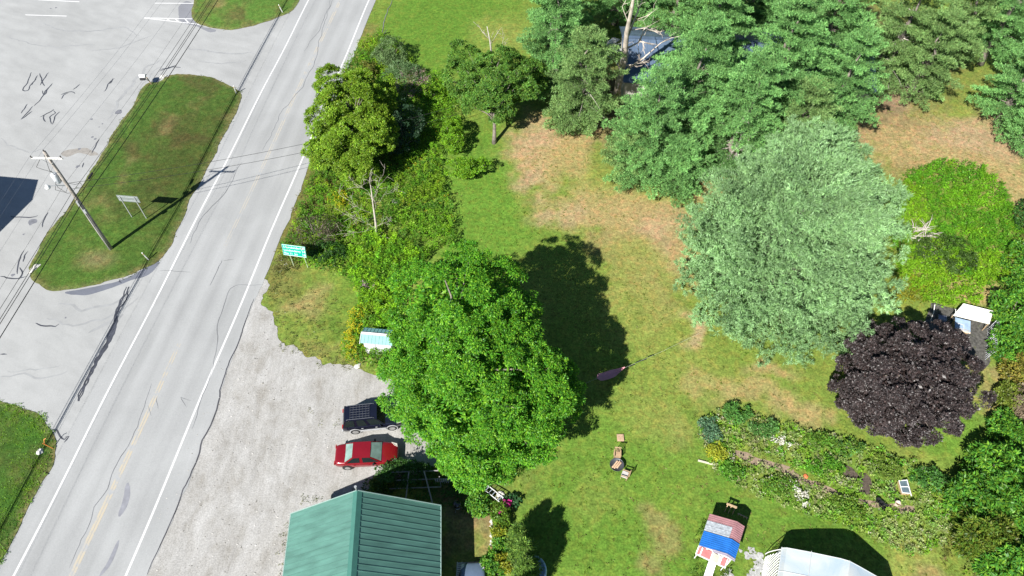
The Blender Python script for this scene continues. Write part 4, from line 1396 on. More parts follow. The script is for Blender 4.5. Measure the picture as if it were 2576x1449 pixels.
# ================================================================== POWER LINE
PB = Vector((-36.05, 41.9, 0))
LD = Vector((0.115, 0.9934, 0))            # line direction
SPAN = 48.0
def ppole(loc, main):
    lab = 'weathered wooden utility pole with white crossarm and grey transformer on the grass island' if main else None
    t = empty('utility_pole', loc, 0, lab or 'utility pole', 'utility pole')
    MB().tube([(0, 0, -.2), (-.02, 0, 3), (0, .02, 7), (0, 0, 11.75)], [.19, .175, .15, .12], 12).build('pole', WOODPOLE, t, True)
    MB().box((0, -.15, 11.2), (2.45, .1, .12), rz=math.radians(-2)).build('crossarm', mat('sun_bleached_timber', (.62, .6, .56), .7, var=.12), t)
    for x in (-1.18, -.12, 1.12):
        z = 11.27 if x != -.12 else 11.75
        y = -.15 if x != -.12 else 0
        MB().lathe([(.035, 0), (.06, .05), (.03, .09), (.055, .14), (.025, .2)], (x if x != -.12 else 0, y, z - .01), 8).build('insulator', mat('dark_porcelain', (.06, .045, .04), .3, var=.1), t)
    q = MB(); q.beam((-.55, -.15, 11.13), (0, -.13, 10.5), .03, .02); q.beam((.55, -.15, 11.13), (0, -.13, 10.5), .03, .02); q.build('brace', GALV, t)
    return t
pole = ppole(PB, True)
tr = MB().lathe([(.20, 0), (.25, .06), (.25, .85), (.21, .92), (.06, .97)], (-.42, -.10, 8.55), 16).build('transformer', mat('transformer_grey_paint', (.55, .57, .60), .4, var=.08), pole, True)
for x, y in ((-.5, -.02), (-.32, -.2)): MB().lathe([(.03, 0), (.055, .06), (.03, .1), (.05, .16), (.02, .25)], (x, y, 9.5), 8).build('bushing', GALV, tr)
q = MB(); q.tube([(-.1, -.12, 8.2), (-.5, -.5, 8.6), (-.95, -.75, 8.75)], .03, 6); q.build('lamp_arm', GALV, pole)
lm = MB(); lm.lathe([(.05, 0), (.2, .05), (.22, .14), (.12, .26), (.1, .36)], (-1.0, -.78, 8.55), 12); lm.build('street_lamp_head', WHITE, pole, True)
for c_i, d_i in (((.02, -.2, 6.15), (.16, .1, .55)), ((.1, -.17, 5.2), (.22, .12, .38))): MB().box(c_i, d_i).build('control_box', mat('dull_grey_box', (.3, .31, .32), .6, var=.1), pole)
q = MB(); q.tube([(.02, -.19, .1), (.0, -.18, 3), (.02, -.17, 6)], .025, 5); q.build('conduit', GALV, pole)
q = MB()
for p_ in ([(-.42, -.1, 9.7), (-.9, -.3, 10.2), (-1.1, -.4, 10.5), (-.6, -.2, 11.1)], [(-.3, -.2, 9.7), (-.2, -.5, 10.1), (.0, -.2, 11.6)], [(-.42, -.35, 8.9), (-.7, -.6, 8.2), (-.1, -.5, 7.8), (.1, -.2, 8.1)], [(-.6, -.15, 8.8), (-.8, -.1, 8.0), (-.2, -.3, 7.5), (0, -.15, 7.4)],
           [(.1, 0, 8.4), (.5, .2, 8.0), (.7, .6, 7.8), (.35, 1.0, 7.2)], [(.1, 0, 7.0), (.4, .3, 6.6), (.5, .9, 6.9)]):
    q.tube(p_, .018, 4)
q.build('jumper_wire', CABLE, pole)
for sgn in (-1, 1):
    p2 = ppole(PB + LD * SPAN * sgn, False)
    p2['label'] = 'next utility pole along the line, beyond the %s of the view' % ('top' if sgn > 0 else 'bottom')

def wire(nm, label, cat, x0, y0, z0, r, m_, sag, group):
    """continuous over three poles"""
    pts = []
    for sgn in (-1, 1):
        rr = range(0, 25) if sgn < 0 else range(1, 25)
        for k in rr:
            t = (1 - k / 24) if sgn < 0 else k / 24
            pts.append((PB + LD * SPAN * t * sgn + Vector((x0, y0, z0 - 4 * sag * t * (1 - t)))))
    o = MB().tube(pts, r, 4).build(nm, m_)
    return tag(o, label, cat, group)
GW = 'wires strung along the utility poles'
wire('power_wire', 'thin bare power wire on the left end of the pole crossarm', 'power line', -1.18, -.15, 11.46, .008, WIRE, .9, GW)
wire('power_wire', 'thin bare power wire over the pole top', 'power line', 0, 0, 11.93, .008, WIRE, .9, GW)
wire('power_wire', 'thin bare power wire on the right end of the pole crossarm', 'power line', 1.12, -.15, 11.46, .008, WIRE, .9, GW)
wire('power_wire', 'thin dark neutral wire below the transformer, left of the black cables', 'power line', -.22, .0, 8.2, .010, CABLE, .8, GW)
wire('cable', 'thick black telephone cable, rightmost and lowest on the pole', 'cable', .42, 0, 6.3, .040, CABLE, .55, GW)
wire('cable', 'black telephone cable just left of the thickest one', 'cable', .20, 0, 6.75, .030, CABLE, .55, GW)
wire('cable', 'black telephone cable with a splice box on it', 'cable', .18, 0, 7.0, .028, CABLE, .6, GW)
wire('cable', 'thin black cable, leftmost of the low cables', 'cable', -.20, 0, 7.1, .022, CABLE, .6, GW)
sp = MB(); c_ = PB + LD * 2.4 + Vector((.18, 0, 6.85)); sp.beam(c_ - LD * .35, c_ + LD * .35, .13, .13)
tag(sp.build('splice_box', BLACKP), 'black cable splice box hanging beside the pole', 'splice box')
for nm, lab, a, b, sag in (('cable', 'upper service cable crossing the road from the pole into the roadside trees', PB + Vector((.15, 0, 8.35)), Vector((12, 66.5, 4.0)), 2.2), ('cable', 'lower service cable crossing the road from the pole into the roadside trees', PB + Vector((.15, 0, 7.7)), Vector((12, 66.0, 3.4)), 2.4)):
    pts = [a.lerp(b, t / 30) + Vector((0, 0, -4 * sag * (t / 30) * (1 - t / 30))) for t in range(31)]
    tag(MB().tube(pts, .02, 4).build(nm, CABLE), lab, 'cable', 'service cables across the road')

# ================================================================== SIGNS, POSTS, MAILBOX
def face_frame(p0, p1):
    return math.atan2(p1.y - p0.y, p1.x - p0.x)
a = P3(334, 549); b = P3(370, 552)
sg = empty('road_sign', (a.x, a.y, 0), face_frame(a, b), 'grey back of a road sign on two thin posts on the grass island', 'road sign')
w_ = (b - a).length
for x in (0, w_): MB().box((x, 0, 1.45), (.07, .05, 2.95)).build('post', GALV, sg)
MB().box((w_ / 2 + .02, .045, 2.62), (2.0, .03, .78)).build('panel', mat('dull_sign_back', (.26, .29, .29), .5, .3, var=.08), sg, bevel=.01)
q = MB(); q.box((w_ / 2, .02, 2.85), (1.9, .02, .05)); q.box((w_ / 2, .02, 2.4), (1.9, .02, .05)); q.build('brace', GALV, sg)

a = P3(738, 668); b = P3(776, 673)
gs = empty('road_sign', (a.x, a.y, 0), face_frame(a, b), 'green destination sign with white lettering on two posts beside the road', 'road sign')
w_ = (b - a).length
for x in (0.05, w_ - .05): MB().box((x, 0, 1.35), (.06, .05, 2.75)).build('post', mat('pale_green_post', (.42, .5, .36), .5, .2, var=.08), gs)
pw, phh, pz = 2.1, 1.15, 2.22
pc = w_ / 2 - .05
M_t = Matrix.Rotation(math.radians(-14), 4, 'X')
pan = MB().box((pc, -.05, pz), (pw, .03, phh), M=M_t).build('panel', mat('sign_green', (.0, .33, .235), .45, var=.12, scale=3), gs)
def onp(x, z, off=.02): return Vector((pc, -.05, pz)) + (M_t @ Vector((x, -off, z)))
q = MB()
for (xa, za), (xb, zb) in (((-pw / 2 + .03, -phh / 2 + .03), (pw / 2 - .03, -phh / 2 + .03)), ((-pw / 2 + .03, phh / 2 - .03), (pw / 2 - .03, phh / 2 - .03)), ((-pw / 2 + .03, -phh / 2 + .06), (-pw / 2 + .03, phh / 2 - .06)), ((pw / 2 - .03, -phh / 2 + .06), (pw / 2 - .03, phh / 2 - .06))):
    q.beam(onp(xa, za), onp(xb, zb), .012, .045)
SW_ = mat('reflective_white', (.75, .85, .82), .5, var=.04)
q.build('border', SW_, pan)
for row, (t1, t2) in enumerate((('S Londonderry', '09'), ('Londonderry', '14'), ('Rte 11  Jct', '16'))):
    for tx, x in ((t1, -pw / 2 + .12), (t2, pw / 2 - .38)):
        cu = bpy.data.curves.new('lettering', 'FONT')
        cu.body = tx
        cu.size = .34
        cu.extrude = .004
        cu.space_character = .95
        if tx == t1: cu.size = .30
        ob = bpy.data.objects.new('lettering', cu)
        COL.objects.link(ob)
        dg = bpy.context.evaluated_depsgraph_get()
        me = bpy.data.meshes.new_from_object(ob.evaluated_get(dg))
        bpy.data.objects.remove(ob)
        me.materials.clear(); me.materials.append(SW_)
        lo = bpy.data.objects.new('lettering', me)
        COL.objects.link(lo)
        lo.parent = pan
        lo.matrix_local = Matrix.Translation(onp(x, phh / 2 - .35 - row * .33, .022)) @ M_t @ Matrix.Rotation(math.pi / 2, 4, 'X')

for k, (bu, bv, tu, tv, lab) in enumerate(((712, 32.5, 700.7, 11.7, 'white delineator post at the tip of the upper grass island'), (595, 235.6, 587, 216, 'white delineator post at the road end of the main grass island'), (375.7, 655, 357, 636, 'white delineator post at the lower edge of the main grass island'))):
    a = P3(bu, bv); t_ = P3(tu, tv, 1.1)
    dp = empty('delineator_post', (a.x, a.y, 0), 0, lab, 'marker post', 'white marker posts along the road')
    d_ = Vector((t_.x - a.x, t_.y - a.y, 1.1))
    if d_.length > 1.4: d_ = Vector((d_.x * .5, d_.y * .5, 1.1))
    MB().tube([(0, 0, -.05), tuple(d_)], .05, 8).build('post', WHITE, dp)
    MB().tube([tuple(d_ * .78 ), tuple(d_ * .92)], .054, 8).build('reflector', mat('reflector_band', (.55, .4, .2), .4), dp)

a = P3(382.8, 213.5)
mbx = empty('mailbox', (a.x, a.y, 0.0), 0, 'white mailbox and black newspaper tube on a leaning wooden post', 'mailbox')
q = MB(); q.tube([(0, 0, -.1), (-.18, -.05, 1.0)], .06, 8); q.beam((-.15, -.05, .98), (-.78, -.12, .98), .08, .06); q.beam((-.1, -.03, .55), (-.5, -.1, .94), .05, .04); q.build('post', TAN, mbx)
def mailb(nm, c, L_, w, h, m_, flag=False):
    q = MB(); pr = [(-w / 2, 0), (-w / 2, h * .55), (-w * .35, h * .85), (0, h), (w * .35, h * .85), (w / 2, h * .55), (w / 2, 0)]
    vs = [(c[0] - L_ / 2, c[1] + y, c[2] + z) for y, z in pr] + [(c[0] + L_ / 2, c[1] + y, c[2] + z) for y, z in pr]
    n = len(pr)
    q.add(vs, [tuple(range(n)), tuple(range(n, 2 * n))[::-1]] + [(i, n + i, n + (i + 1) % n, (i + 1) % n) for i in range(n)])
    return q.build(nm, m_, mbx)
mailb('letter_box', (-.58, -.02, 1.02), .62, .32, .36, WHITE)
mailb('newspaper_tube', (-.5, -.36, .95), .55, .24, .22, BLACKP)
MB().box((-.42, .22, 1.18), (.5, .03, .05)).build('flag', BLACKP, mbx)
def rock(nm, lab, u, v, r, seed, m_=STONEW, cat='rock', group=None, sc=(1, .75, .5), xy=None, z=0.0):
    R_ = np.random.RandomState(seed)
    q = MB(); prof = []
    n = 9
    vs = []
    for i, (rr, zz) in enumerate(((.55, 0), (1, .15), (.95, .5), (.6, .9), (.15, 1.0))):
        for k in range(n):
            t = 6.283 * k / n
            f = rr * (1 + .22 * R_.randn() * .7)
            vs.append((math.cos(t) * f * r * sc[0], math.sin(t) * f * r * sc[1], zz * r * sc[2] * (1 + .1 * R_.randn()) - (.03 if i == 0 else 0)))
    fs = [(i * n + k, i * n + (k + 1) % n, (i + 1) * n + (k + 1) % n, (i + 1) * n + k) for i in range(4) for k in range(n)] + [tuple(range(n))[::-1], tuple(range(4 * n, 5 * n))]
    q.add(vs, fs)
    o = q.build(nm, m_)
    x, y = xy if xy else G(u, v)
    o.location = (x, y, z)
    o.rotation_euler = (0, 0, R_.rand() * 3)
    tag(o, lab, cat, group)
    return o
r1 = rock('boulder', 'long white boulder at the lower left tip of the main grass island', 88, 677, .55, 3, sc=(.45, 1.2, .5)); r1.rotation_euler[2] = -.5
rock('boulder', 'white boulder beside the mailbox at the island corner', 409, 195, .42, 4, sc=(1, .6, .6)).rotation_euler[2] = .5
rock('boulder', 'white painted rock in the weedy island at lower left', 102.5, 1137, .30, 5, sc=(1, .9, .7))
a = P3(136, 1129)
om = empty('marker_stake', (a.x, a.y, 0), 0, 'leaning orange marker stake beside the white rock at lower left', 'marker stake')
MB().tube([(0, 0, 0), (-.42, .05, .85)], .035, 6).build('stake', mat('orange_plastic', (.6, .22, .05), .5), om)
MB().tube([(-.36, .04, .70), (-.34, .28, 1.0), (-.2, .34, 1.05)], .03, 6).build('flag_arm', mat('orange_plastic', (.6, .22, .05), .5), om)

# ================================================================== CARS
def car(label, loc, rz, paint, glass, L=4.55, W=1.76, kind='sedan', trim=None, lightm=None, name='parked_car'):
    t = empty(name, loc, rz, label, 'car')
    if kind == 'sedan':
        st = [(-.5, .38, .72, .38), (-.485, .26, .88, .42), (-.43, .22, .93, .46), (-.30, .2, .95, .49), (-.05, .2, .93, .5), (.2, .2, .92, .5), (.33, .2, .86, .49), (.43, .22, .75, .46), (.485, .28, .64, .41), (.5, .38, .55, .34)]
        belt, roofz = .93, 1.43
        xb0, xb1, xr0, xr1 = -.335, .255, -.185, .075
    else:
        st = [(-.5, .45, .85, .44), (-.49, .35, 1.02, .47), (-.42, .32, 1.05, .49), (-.2, .3, 1.05, .5), (.0, .3, 1.05, .5), (.2, .3, 1.04, .5), (.32, .3, 1.0, .49), (.43, .33, .95, .47), (.485, .4, .85, .44), (.5, .48, .72, .41)]
        belt, roofz = 1.04, 1.72
        xb0, xb1, xr0, xr1 = -.485, .215, -.43, .08
    vs = []
    for x, zl, zb, hw in st:
        h = hw * W
        vs += [(x * L, -h * .9, zl), (x * L, -h, zl + .16), (x * L, -h, zb - .16), (x * L, -h * .93, zb), (x * L, -h * .5, zb + .035), (x * L, h * .5, zb + .035), (x * L, h * .93, zb), (x * L, h, zb - .16), (x * L, h, zl + .16), (x * L, h * .9, zl)]
    n = 10
    fs = [(i * n + k, (i + 1) * n + k, (i + 1) * n + (k + 1) % n, i * n + (k + 1) % n) for i in range(len(st) - 1) for k in range(n)]
    fs += [tuple(range(n)), tuple(range((len(st) - 1) * n, len(st) * n))[::-1]]
    body = MB().add(vs, fs).build('body', paint, t, True)
    sm = body.modifiers.new('smooth', 'SUBSURF'); sm.levels = 2; sm.render_levels = 2
    hb, hr_ = W * .455, W * .345
    Bq = [Vector((xb0 * L, -hb, belt)), Vector((xb1 * L, -hb, belt)), Vector((xb1 * L, hb, belt)), Vector((xb0 * L, hb, belt))]
    Tq = [Vector((xr0 * L, -hr_, roofz)), Vector((xr1 * L, -hr_, roofz)), Vector((xr1 * L, hr_, roofz)), Vector((xr0 * L, hr_, roofz))]
    # side, front and rear glass as separate slightly inset panes over a painted shell
    shell = MB()
    q = [p - Vector((0, 0, .02)) for p in Tq]
    vs = [p - Vector((0, 0, .05)) for p in Bq] + q
    shell.add(vs, [(0, 1, 5, 4), (1, 2, 6, 5), (2, 3, 7, 6), (3, 0, 4, 7)])
    shell.build('cabin_frame', paint, t)
    def pane(nm, a, b, c, d, m_, k=.88, off=.006, kx=None):
        cen = (a + b + c + d) / 4
        nr = (b - a).cross(d - a).normalized()
        if nr.dot(cen - Vector((0, 0, 1.1))) < 0: nr = -nr
        pts = [cen + (p - cen) * k + nr * off for p in (a, b, c, d)]
        return MB().slab(pts, .004).build(nm, m_, t) if False else MB().add(pts, [(0, 1, 2, 3)]).build(nm, m_, t)
    pane('windscreen', Bq[1], Bq[2], Tq[2], Tq[1], glass, .90)
    pane('rear_window', Bq[3], Bq[0], Tq[0], Tq[3], glass if kind == 'sedan' else GLASSG, .88)
    splits = [(.0, .46), (.46, 1.0)] if kind == 'sedan' else [(.0, .32), (.32, .62), (.62, 1.0)]
    for sy, (b0, b1, t1, t0) in ((-1, (Bq[0], Bq[1], Tq[1], Tq[0])), (1, (Bq[3], Bq[2], Tq[2], Tq[3]))):
        for f0, f1 in splits:
            f0 += .02; f1 -= .02
            pane('side_window', b0.lerp(b1, f0), b0.lerp(b1, f1), t0.lerp(t1, f1), t0.lerp(t1, f0), GLASSG, .86)
    # domed roof
    m_ = MB()
    rows = 5
    vs = []
    for i in range(rows):
        fx = i / (rows - 1)
        for j in range(rows):
            fy = j / (rows - 1)
            x = (xr0 - .012) * L * (1 - fx) + (xr1 + .012) * L * fx
            y = -hr_ * 1.03 * (1 - fy) + hr_ * 1.03 * fy
            vs.append((x, y, roofz - .015 + .05 * math.sin(math.pi * fy) * (.5 + .5 * math.sin(math.pi * fx))))
    m_.add(vs, [(i * rows + j, i * rows + j + 1, (i + 1) * rows + j + 1, (i + 1) * rows + j)[::-1] for i in range(rows - 1) for j in range(rows - 1)])
    m_.build('roof', paint, t, True)
    wr = .32 if kind == 'sedan' else .37
    for x in (-.30 * L, .305 * L):
        for y in (-1, 1):
            yy = y * (W / 2 - .10)
            q = MB(); pr = [(wr * .55, -.11), (wr, -.10), (wr, .10), (wr * .55, .11)]
            mm = Matrix.Translation((x, yy, wr)) @ Matrix.Rotation(math.pi / 2, 4, 'X')
            q.lathe(pr, (0, 0, 0), 20); q.v = [tuple(mm @ Vector(v)) for v in q.v]
            wh = q.build('wheel', RUBBER, t)
            q = MB(); q.lathe([(wr * .62, -.116), (wr * .62, .116)], (0, 0, 0), 16); q.v = [tuple(mm @ Vector(v)) for v in q.v]
            q.build('rim', RIM, wh)
            q = MB(); q.lathe([(wr * 1.16, -.06), (wr * 1.16, .096)], (0, 0, 0), 20)
            q.v = [tuple(mm @ Vector((v[0], v[1] + .02, v[2]))) for v in q.v]
            q.build('wheel_arch', trim or BLACKP, t)
    lm_ = mat('clear_lamp_lens', (.6, .58, .52), .15, var=.2, scale=4, spec=.8)
    for y in (-1, 1):
        z = .70 if kind == 'sedan' else .86
        q = MB(); q.slab([(.395 * L, y * W * .45, z + .09), (.478 * L, y * W * .40, z - .0), (.488 * L, y * W * .27, z + .005), (.44 * L, y * W * .31, z + .10)], .06)
        q.build('headlight', lm_, t)
        MB().box((-.492 * L, y * W * .36, z + .08), (.05, W * .16, .16)).build('tail_light', mat('tail_lamp_red', (.35, .02, .02), .3), t)
        MB().box((.13 * L, y * (W / 2 + .06), belt + .02), (.12, .18, .12)).build('door_mirror', paint if kind != 'sedan' else BLACKP, t, bevel=.02)
        for x in (-.17, .06): MB().box((x * L, y * (W * .5 + .004), belt - .2), (.14, .03, .03)).build('door_handle', trim or paint, t)
    MB().box((.497 * L, 0, .52), (.05, W * .5, .14)).build('grille', BLACKP, t)
    if trim:
        q = MB()
        for y in (-1, 1): q.box((0, y * (W / 2 + .015), .50), (L * .42, .04, .2))
        q.box((-.505 * L, 0, .52), (.1, W * .9, .2)); q.box((.505 * L, 0, .52), (.1, W * .88, .2))
        q.build('grey_cladding', trim, t, bevel=.015)
        q = MB()
        for y in (-1, 1): q.tube([(-.40 * L, y * W * .32, roofz + .03), (-.38 * L, y * W * .32, roofz + .1), (.02 * L, y * W * .32, roofz + .1), (.05 * L, y * W * .32, roofz + .03)], .022, 5)
        for k in range(7): q.bar((-.34 * L + k * .052 * L, -W * .32, roofz + .1), (-.34 * L + k * .052 * L, W * .32, roofz + .1), .010, 4)
        for k in range(5): q.bar((-.34 * L, -W * .22 + k * W * .11, roofz + .1), (-.028 * L, -W * .22 + k * W * .11, roofz + .1), .008, 4)
        q.build('roof_rack', mat('rack_grey', (.16, .17, .19), .4, .5), t)
    return t
RED = mat('metallic_red_paint', (.20, .006, .012), .25, .15, var=.05, spec=.6, coat=.7)
NAVY = mat('very_dark_blue_paint', (.006, .007, .016), .2, .0, var=.1, spec=.6, coat=.8)
BLUEC = mat('slate_blue_paint', (.13, .18, .27), .25, .2, var=.08, spec=.6, coat=.6)
SILV = mat('pale_silver_paint', (.45, .48, .50), .25, .3, var=.05, spec=.6, coat=.5)
def mid(u0, v0, u1, v1, z): 
    p = P3((u0 + u1) / 2, (v0 + v1) / 2, z)
    return p
c_ = P3(922, 1141, .75)
car('red four door sedan parked on the gravel with its nose towards the maple', (c_.x, c_.y, 0.02), math.radians(3), RED, GLASSL)
c_ = P3(938, 1048, .85)
car('black estate off-roader with a roof rack and grey cladding, nose under the maple', (c_.x, c_.y, 0.02), math.radians(6.5), NAVY, GLASSG, 4.5, 1.80, 'suv', trim=mat('grey_cladding_plastic', (.40, .41, .42), .5))
c_ = P3(1189, 1500, 1.2)
car('slate blue car at the bottom edge between the house and the flower bed', (c_.x, c_.y, 0.02), math.radians(93), BLUEC, GLASSL)
c_ = P3(1572, 118, .8)
car('silver car with its rounded nose poking out beneath the pines beside the dead trunk', (c_.x, c_.y, 0.02), math.radians(140), SILV, GLASSG)

# ================================================================== YARD THINGS
OLDW = mat('weathered_chair_timber', (.36, .25, .15), .8, var=.25, scale=5)
def chair(label, loc, rz, seatm, slats=5):
    t = empty('garden_chair', loc, rz, label, 'chair', 'wooden chairs round the fire bowl')
    MB().box((0, 0, .44), (.50, .46, .05)).build('seat', seatm, t, bevel=.01)
    q = MB()
    for k in range(slats): q.beam((-.20 + k * .4 / (slats - 1), .22, .47), (-.20 + k * .4 / (slats - 1), .33, .95), .035, .02)
    q.beam((-.24, .33, .96), (.24, .33, .96), .04, .08)
    q.build('backrest', OLDW, t)
    for x in (-.22, .22):
        MB().bar((x, -.2, 0), (x, -.2, .62), .025).build('leg', OLDW, t)
        MB().bar((x, .2, 0), (x, .26, .64), .025).build('leg', OLDW, t)
        MB().beam((x * 1.08, -.24, .63), (x * 1.08, .27, .65), .06, .03).build('armrest', OLDW, t)
    return t
a = P3(1551, 1150); chair('brown wooden chair with a slatted back, north of the fire bowl', (a.x, a.y, 0), math.radians(-6), OLDW)
a = P3(1570, 1200); chair('wooden chair with a pale grey seat, south of the fire bowl', (a.x, a.y, 0), math.radians(-112), mat('pale_grey_cushion', (.45, .44, .43), .8, var=.1))
a = P3(1550.5, 1174)
fp = empty('fire_bowl', (a.x, a.y, 0), 0, 'round dark metal fire bowl holding three split logs on the lawn', 'fire pit')
MB().lathe([(.18, 0), (.2, .12), (.40, .24), (.50, .38), (.52, .38), (.5, .34), (.36, .25), (.1, .2)], (0, 0, 0), 28).build('bowl', mat('dark_steel_bowl', (.075, .08, .09), .5, .3, var=.2), fp, True)
for k, (dx, dy, L_) in enumerate(((-.15, .02, .62), (0, -.02, .66), (.14, -.06, .5))):
    q = MB(); q.tube([(dx - .2 * L_ / .6, dy - .24 * L_ / .6, .40), (dx + .2 * L_ / .6, dy + .24 * L_ / .6, .40)], [.07, .06], 6)
    o = q.build('firewood_log', mat('split_firewood', (.55, .38, .25), .8, var=.25, scale=9))
    o.location = (a.x, a.y, 0)
    tag(o, ('leftmost', 'middle', 'rightmost')[k] + ' of the three pale logs lying in the fire bowl', 'log', 'logs in the fire bowl')
a = P3(1560.5, 1102)
MBs = MB(); MBs.box((0, 0, .06), (.52, .56, .12)); o = MBs.build('paving_stone', mat('tan_block', (.42, .29, .19), .85, var=.2, scale=8, bump=.4), bevel=.03); o.location = (a.x, a.y, 0); tag(o, 'square tan stone block in the lawn north of the wooden chair', 'stone block')

# hammock strung between the maple and the spruce
h0, h1 = P3(1502, 952, .75), P3(1572, 925, 1.15)
hr0, hr1 = P3(1380, 1003, 2.6), P3(1760, 838, 2.2)
hm = empty('hammock', (h0.x, h0.y, 0), 0, 'pink hammock slung on a thin line between the maple and the pale spruce', 'hammock')
o3 = Vector((h0.x, h0.y, 0))
dd = (h1 - h0); sd_ = Vector((-dd.y, dd.x, 0)).normalized()
vs = []; nx_ = 14
for i in range(nx_ + 1):
    f = i / nx_
    c = h0.lerp(h1, f) - o3 + Vector((0, 0, -.28 * math.sin(math.pi * f)))
    wdt = .34 * (min(1, f * 8 + .35) * min(1, (1 - f) * 2.2 + .08))
    for s in (-1, -.4, .4, 1): vs.append(c + sd_ * wdt * s + Vector((0, 0, .10 * s * s)))
q = MB(); q.add(vs, [(i * 4 + k, i * 4 + k + 1, (i + 1) * 4 + k + 1, (i + 1) * 4 + k) for i in range(nx_) for k in range(3)])
q.build('cloth', mat('faded_pink_canvas', (.52, .24, .27), .8, var=.08), hm, True)
q = MB(); q.tube([hr0 - o3, h0 - o3], .006, 4); q.tube([h1 - o3, (h1 + hr1) / 2 - o3 - Vector((0, 0, .15)), hr1 - o3], .006, 4); q.build('rope', mat('pale_rope', (.4, .42, .36), .8), hm)
q = MB(); 
for f in (.10, .26):
    p = (h1.lerp(hr1, f) - o3) - Vector((0, 0, .15)); q.beam(p - dd.normalized() * .22, p + dd.normalized() * .22, .06, .1)
q.build('rope_cleat', BLACKP, hm)

# pen behind the purple maple
mat_px = [(2340, 772), (2352, 762), (2420, 785), (2492, 808), (2500, 830), (2492, 880), (2478, 925), (2420, 900), (2340, 850), (2328, 810)]
pm = sheet('pen_floor', smooth_outline(disp(mat_px), .3, .12, 90), .03, mat('dark_trampled_litter', (.085, .082, .075), .9, var=.5, scale=5, bump=.6), kind='structure', thick=.04)
zz = 1.0
c4 = [P3(2424, 763, zz), P3(2499, 782, zz), P3(2489, 815, zz), P3(2398, 793, zz)]
oo = Vector((c4[3].x, c4[3].y, 0))
sh_ = empty('shelter', oo, 0, 'bright white sheet roofed shelter at the back of the pen beside the hedge', 'shelter')
cc = [p - oo for p in c4]
MB().slab(cc, .04).build('roof', mat('dazzling_white_sheet', (.82, .80, .72), .6, var=.03), sh_)
for p in cc: MB().bar((p.x * .97, p.y * .97, 0), (p.x * .97, p.y * .97, zz - .04), .035).build('leg', TAN, sh_)
zz = .9
c4 = [P3(2409, 801, zz), P3(2446.6, 811, zz), P3(2442, 834, zz), P3(2403, 824, zz)]
oo = Vector((c4[3].x, c4[3].y, 0)); rz_ = math.atan2(c4[2].y - c4[3].y, c4[2].x - c4[3].x)
hb_ = empty('rabbit_hutch', oo, rz_, 'hutch with a pale blue lid and cream front edge in the pen', 'hutch')
bw_, bl_ = (c4[2] - c4[3]).length, (c4[0] - c4[3]).length
MB().box((bw_ / 2, bl_ / 2, .55), (bw_ - .1, bl_ - .1, .62)).build('body', TAN, hb_)
MB().slab([(0, 0, zz - .05), (bw_, 0, zz - .05), (bw_, bl_, zz + .05), (0, bl_, zz + .05)], .04).build('lid', mat('pale_blue_lid', (.28, .38, .50), .35, var=.2, scale=3, spec=.6), hb_)
MB().box((bw_ / 2, -.07, zz - .12), (bw_ + .05, .1, .06)).build('front_board', mat('cream_board', (.66, .56, .45), .7), hb_)
q = MB(); q.beam((.1, bl_ * .5, zz + .03), (bw_ * .5, bl_ * .45, zz + .03), .04, .02); q.beam((bw_ * .55, .1, zz + .01), (bw_ * .55, bl_ * .5, zz + .03), .03, .03); q.build('lid_strap', WHITE, hb_)
for x in (.08, bw_ - .08):
    for y in (.08, bl_ - .08): MB().box((x, y, .13), (.06, .06, .26)).build('leg', TAN, hb_)
a = P3(2366, 806); o = MB().add([(-.28, -.22, 0), (.28, -.22, 0), (.28, .22, 0), (-.28, .22, 0), (-.33, -.26, .4), (.33, -.26, .4), (.33, .26, .4), (-.33, .26, .4), (-.26, -.2, .34), (.26, -.2, .34), (.26, .2, .34), (-.26, .2, .34)], [(0, 3, 2, 1), (0, 1, 5, 4), (1, 2, 6, 5), (2, 3, 7, 6), (3, 0, 4, 7), (4, 5, 9, 8), (5, 6, 10, 9), (6, 7, 11, 10), (7, 4, 8, 11), (8, 9, 10, 11)]).build('storage_tub', mat('grey_blue_tub', (.22, .24, .3), .5, var=.2))
o.location = a; o.rotation_euler = (0, 0, -.3); tag(o, 'grey blue plastic tub in the dark pen left of the hutch', 'tub')
# wire run along the right side of the pen, made of bent hoops
a = P3(2484, 828); b = P3(2478, 905)
wr_ = empty('wire_fence', (a.x, a.y, 0), 0, 'fence of bent pale wire hoops down the right side of the pen', 'wire fence')
q = MB()
for k in range(15):
    f = k / 14
    p = (b - a) * f
    hgt = 1.05 - .25 * f
    q.tube([(p.x, p.y, 0), (p.x + .02, p.y - .02, hgt * .6), (p.x + .22, p.y + .12, hgt), (p.x + .62, p.y + .30, hgt * .95), (p.x + .80, p.y + .34, hgt * .45), (p.x + .82, p.y + .34, 0)], .026, 4)
q.tube([(0, 0, .62), ((b - a).x, (b - a).y, .5)], .012, 4)
q.tube([(.45, .25, 1.05), ((b - a).x + .4, (b - a).y + .2, .8)], .012, 4)
q.tube([(.8, .34, .3), ((b - a).x + .8, (b - a).y + .34, .3)], .012, 4)
q.build('hoops', mat('pale_wire', (.5, .52, .55), .5, .3), wr_)
for (bu, bv, tu, tv, lab) in ((2341, 806, 2352, 766, 'bent white pole at the left corner of the pen'), (2398, 806, 2404, 778, 'shorter pale pole in the middle of the pen netting')):
    a = P3(bu, bv); t_ = P3(tu, tv, 1.5)
    o = MB().tube([(0, 0, 0), ((t_.x - a.x) * .35, (t_.y - a.y) * .4, .8), ((t_.x - a.x), (t_.y - a.y), 1.5)], .03, 6).build('pole', WHITE)
    o.location = a; tag(o, lab, 'pole', 'poles of the pen')

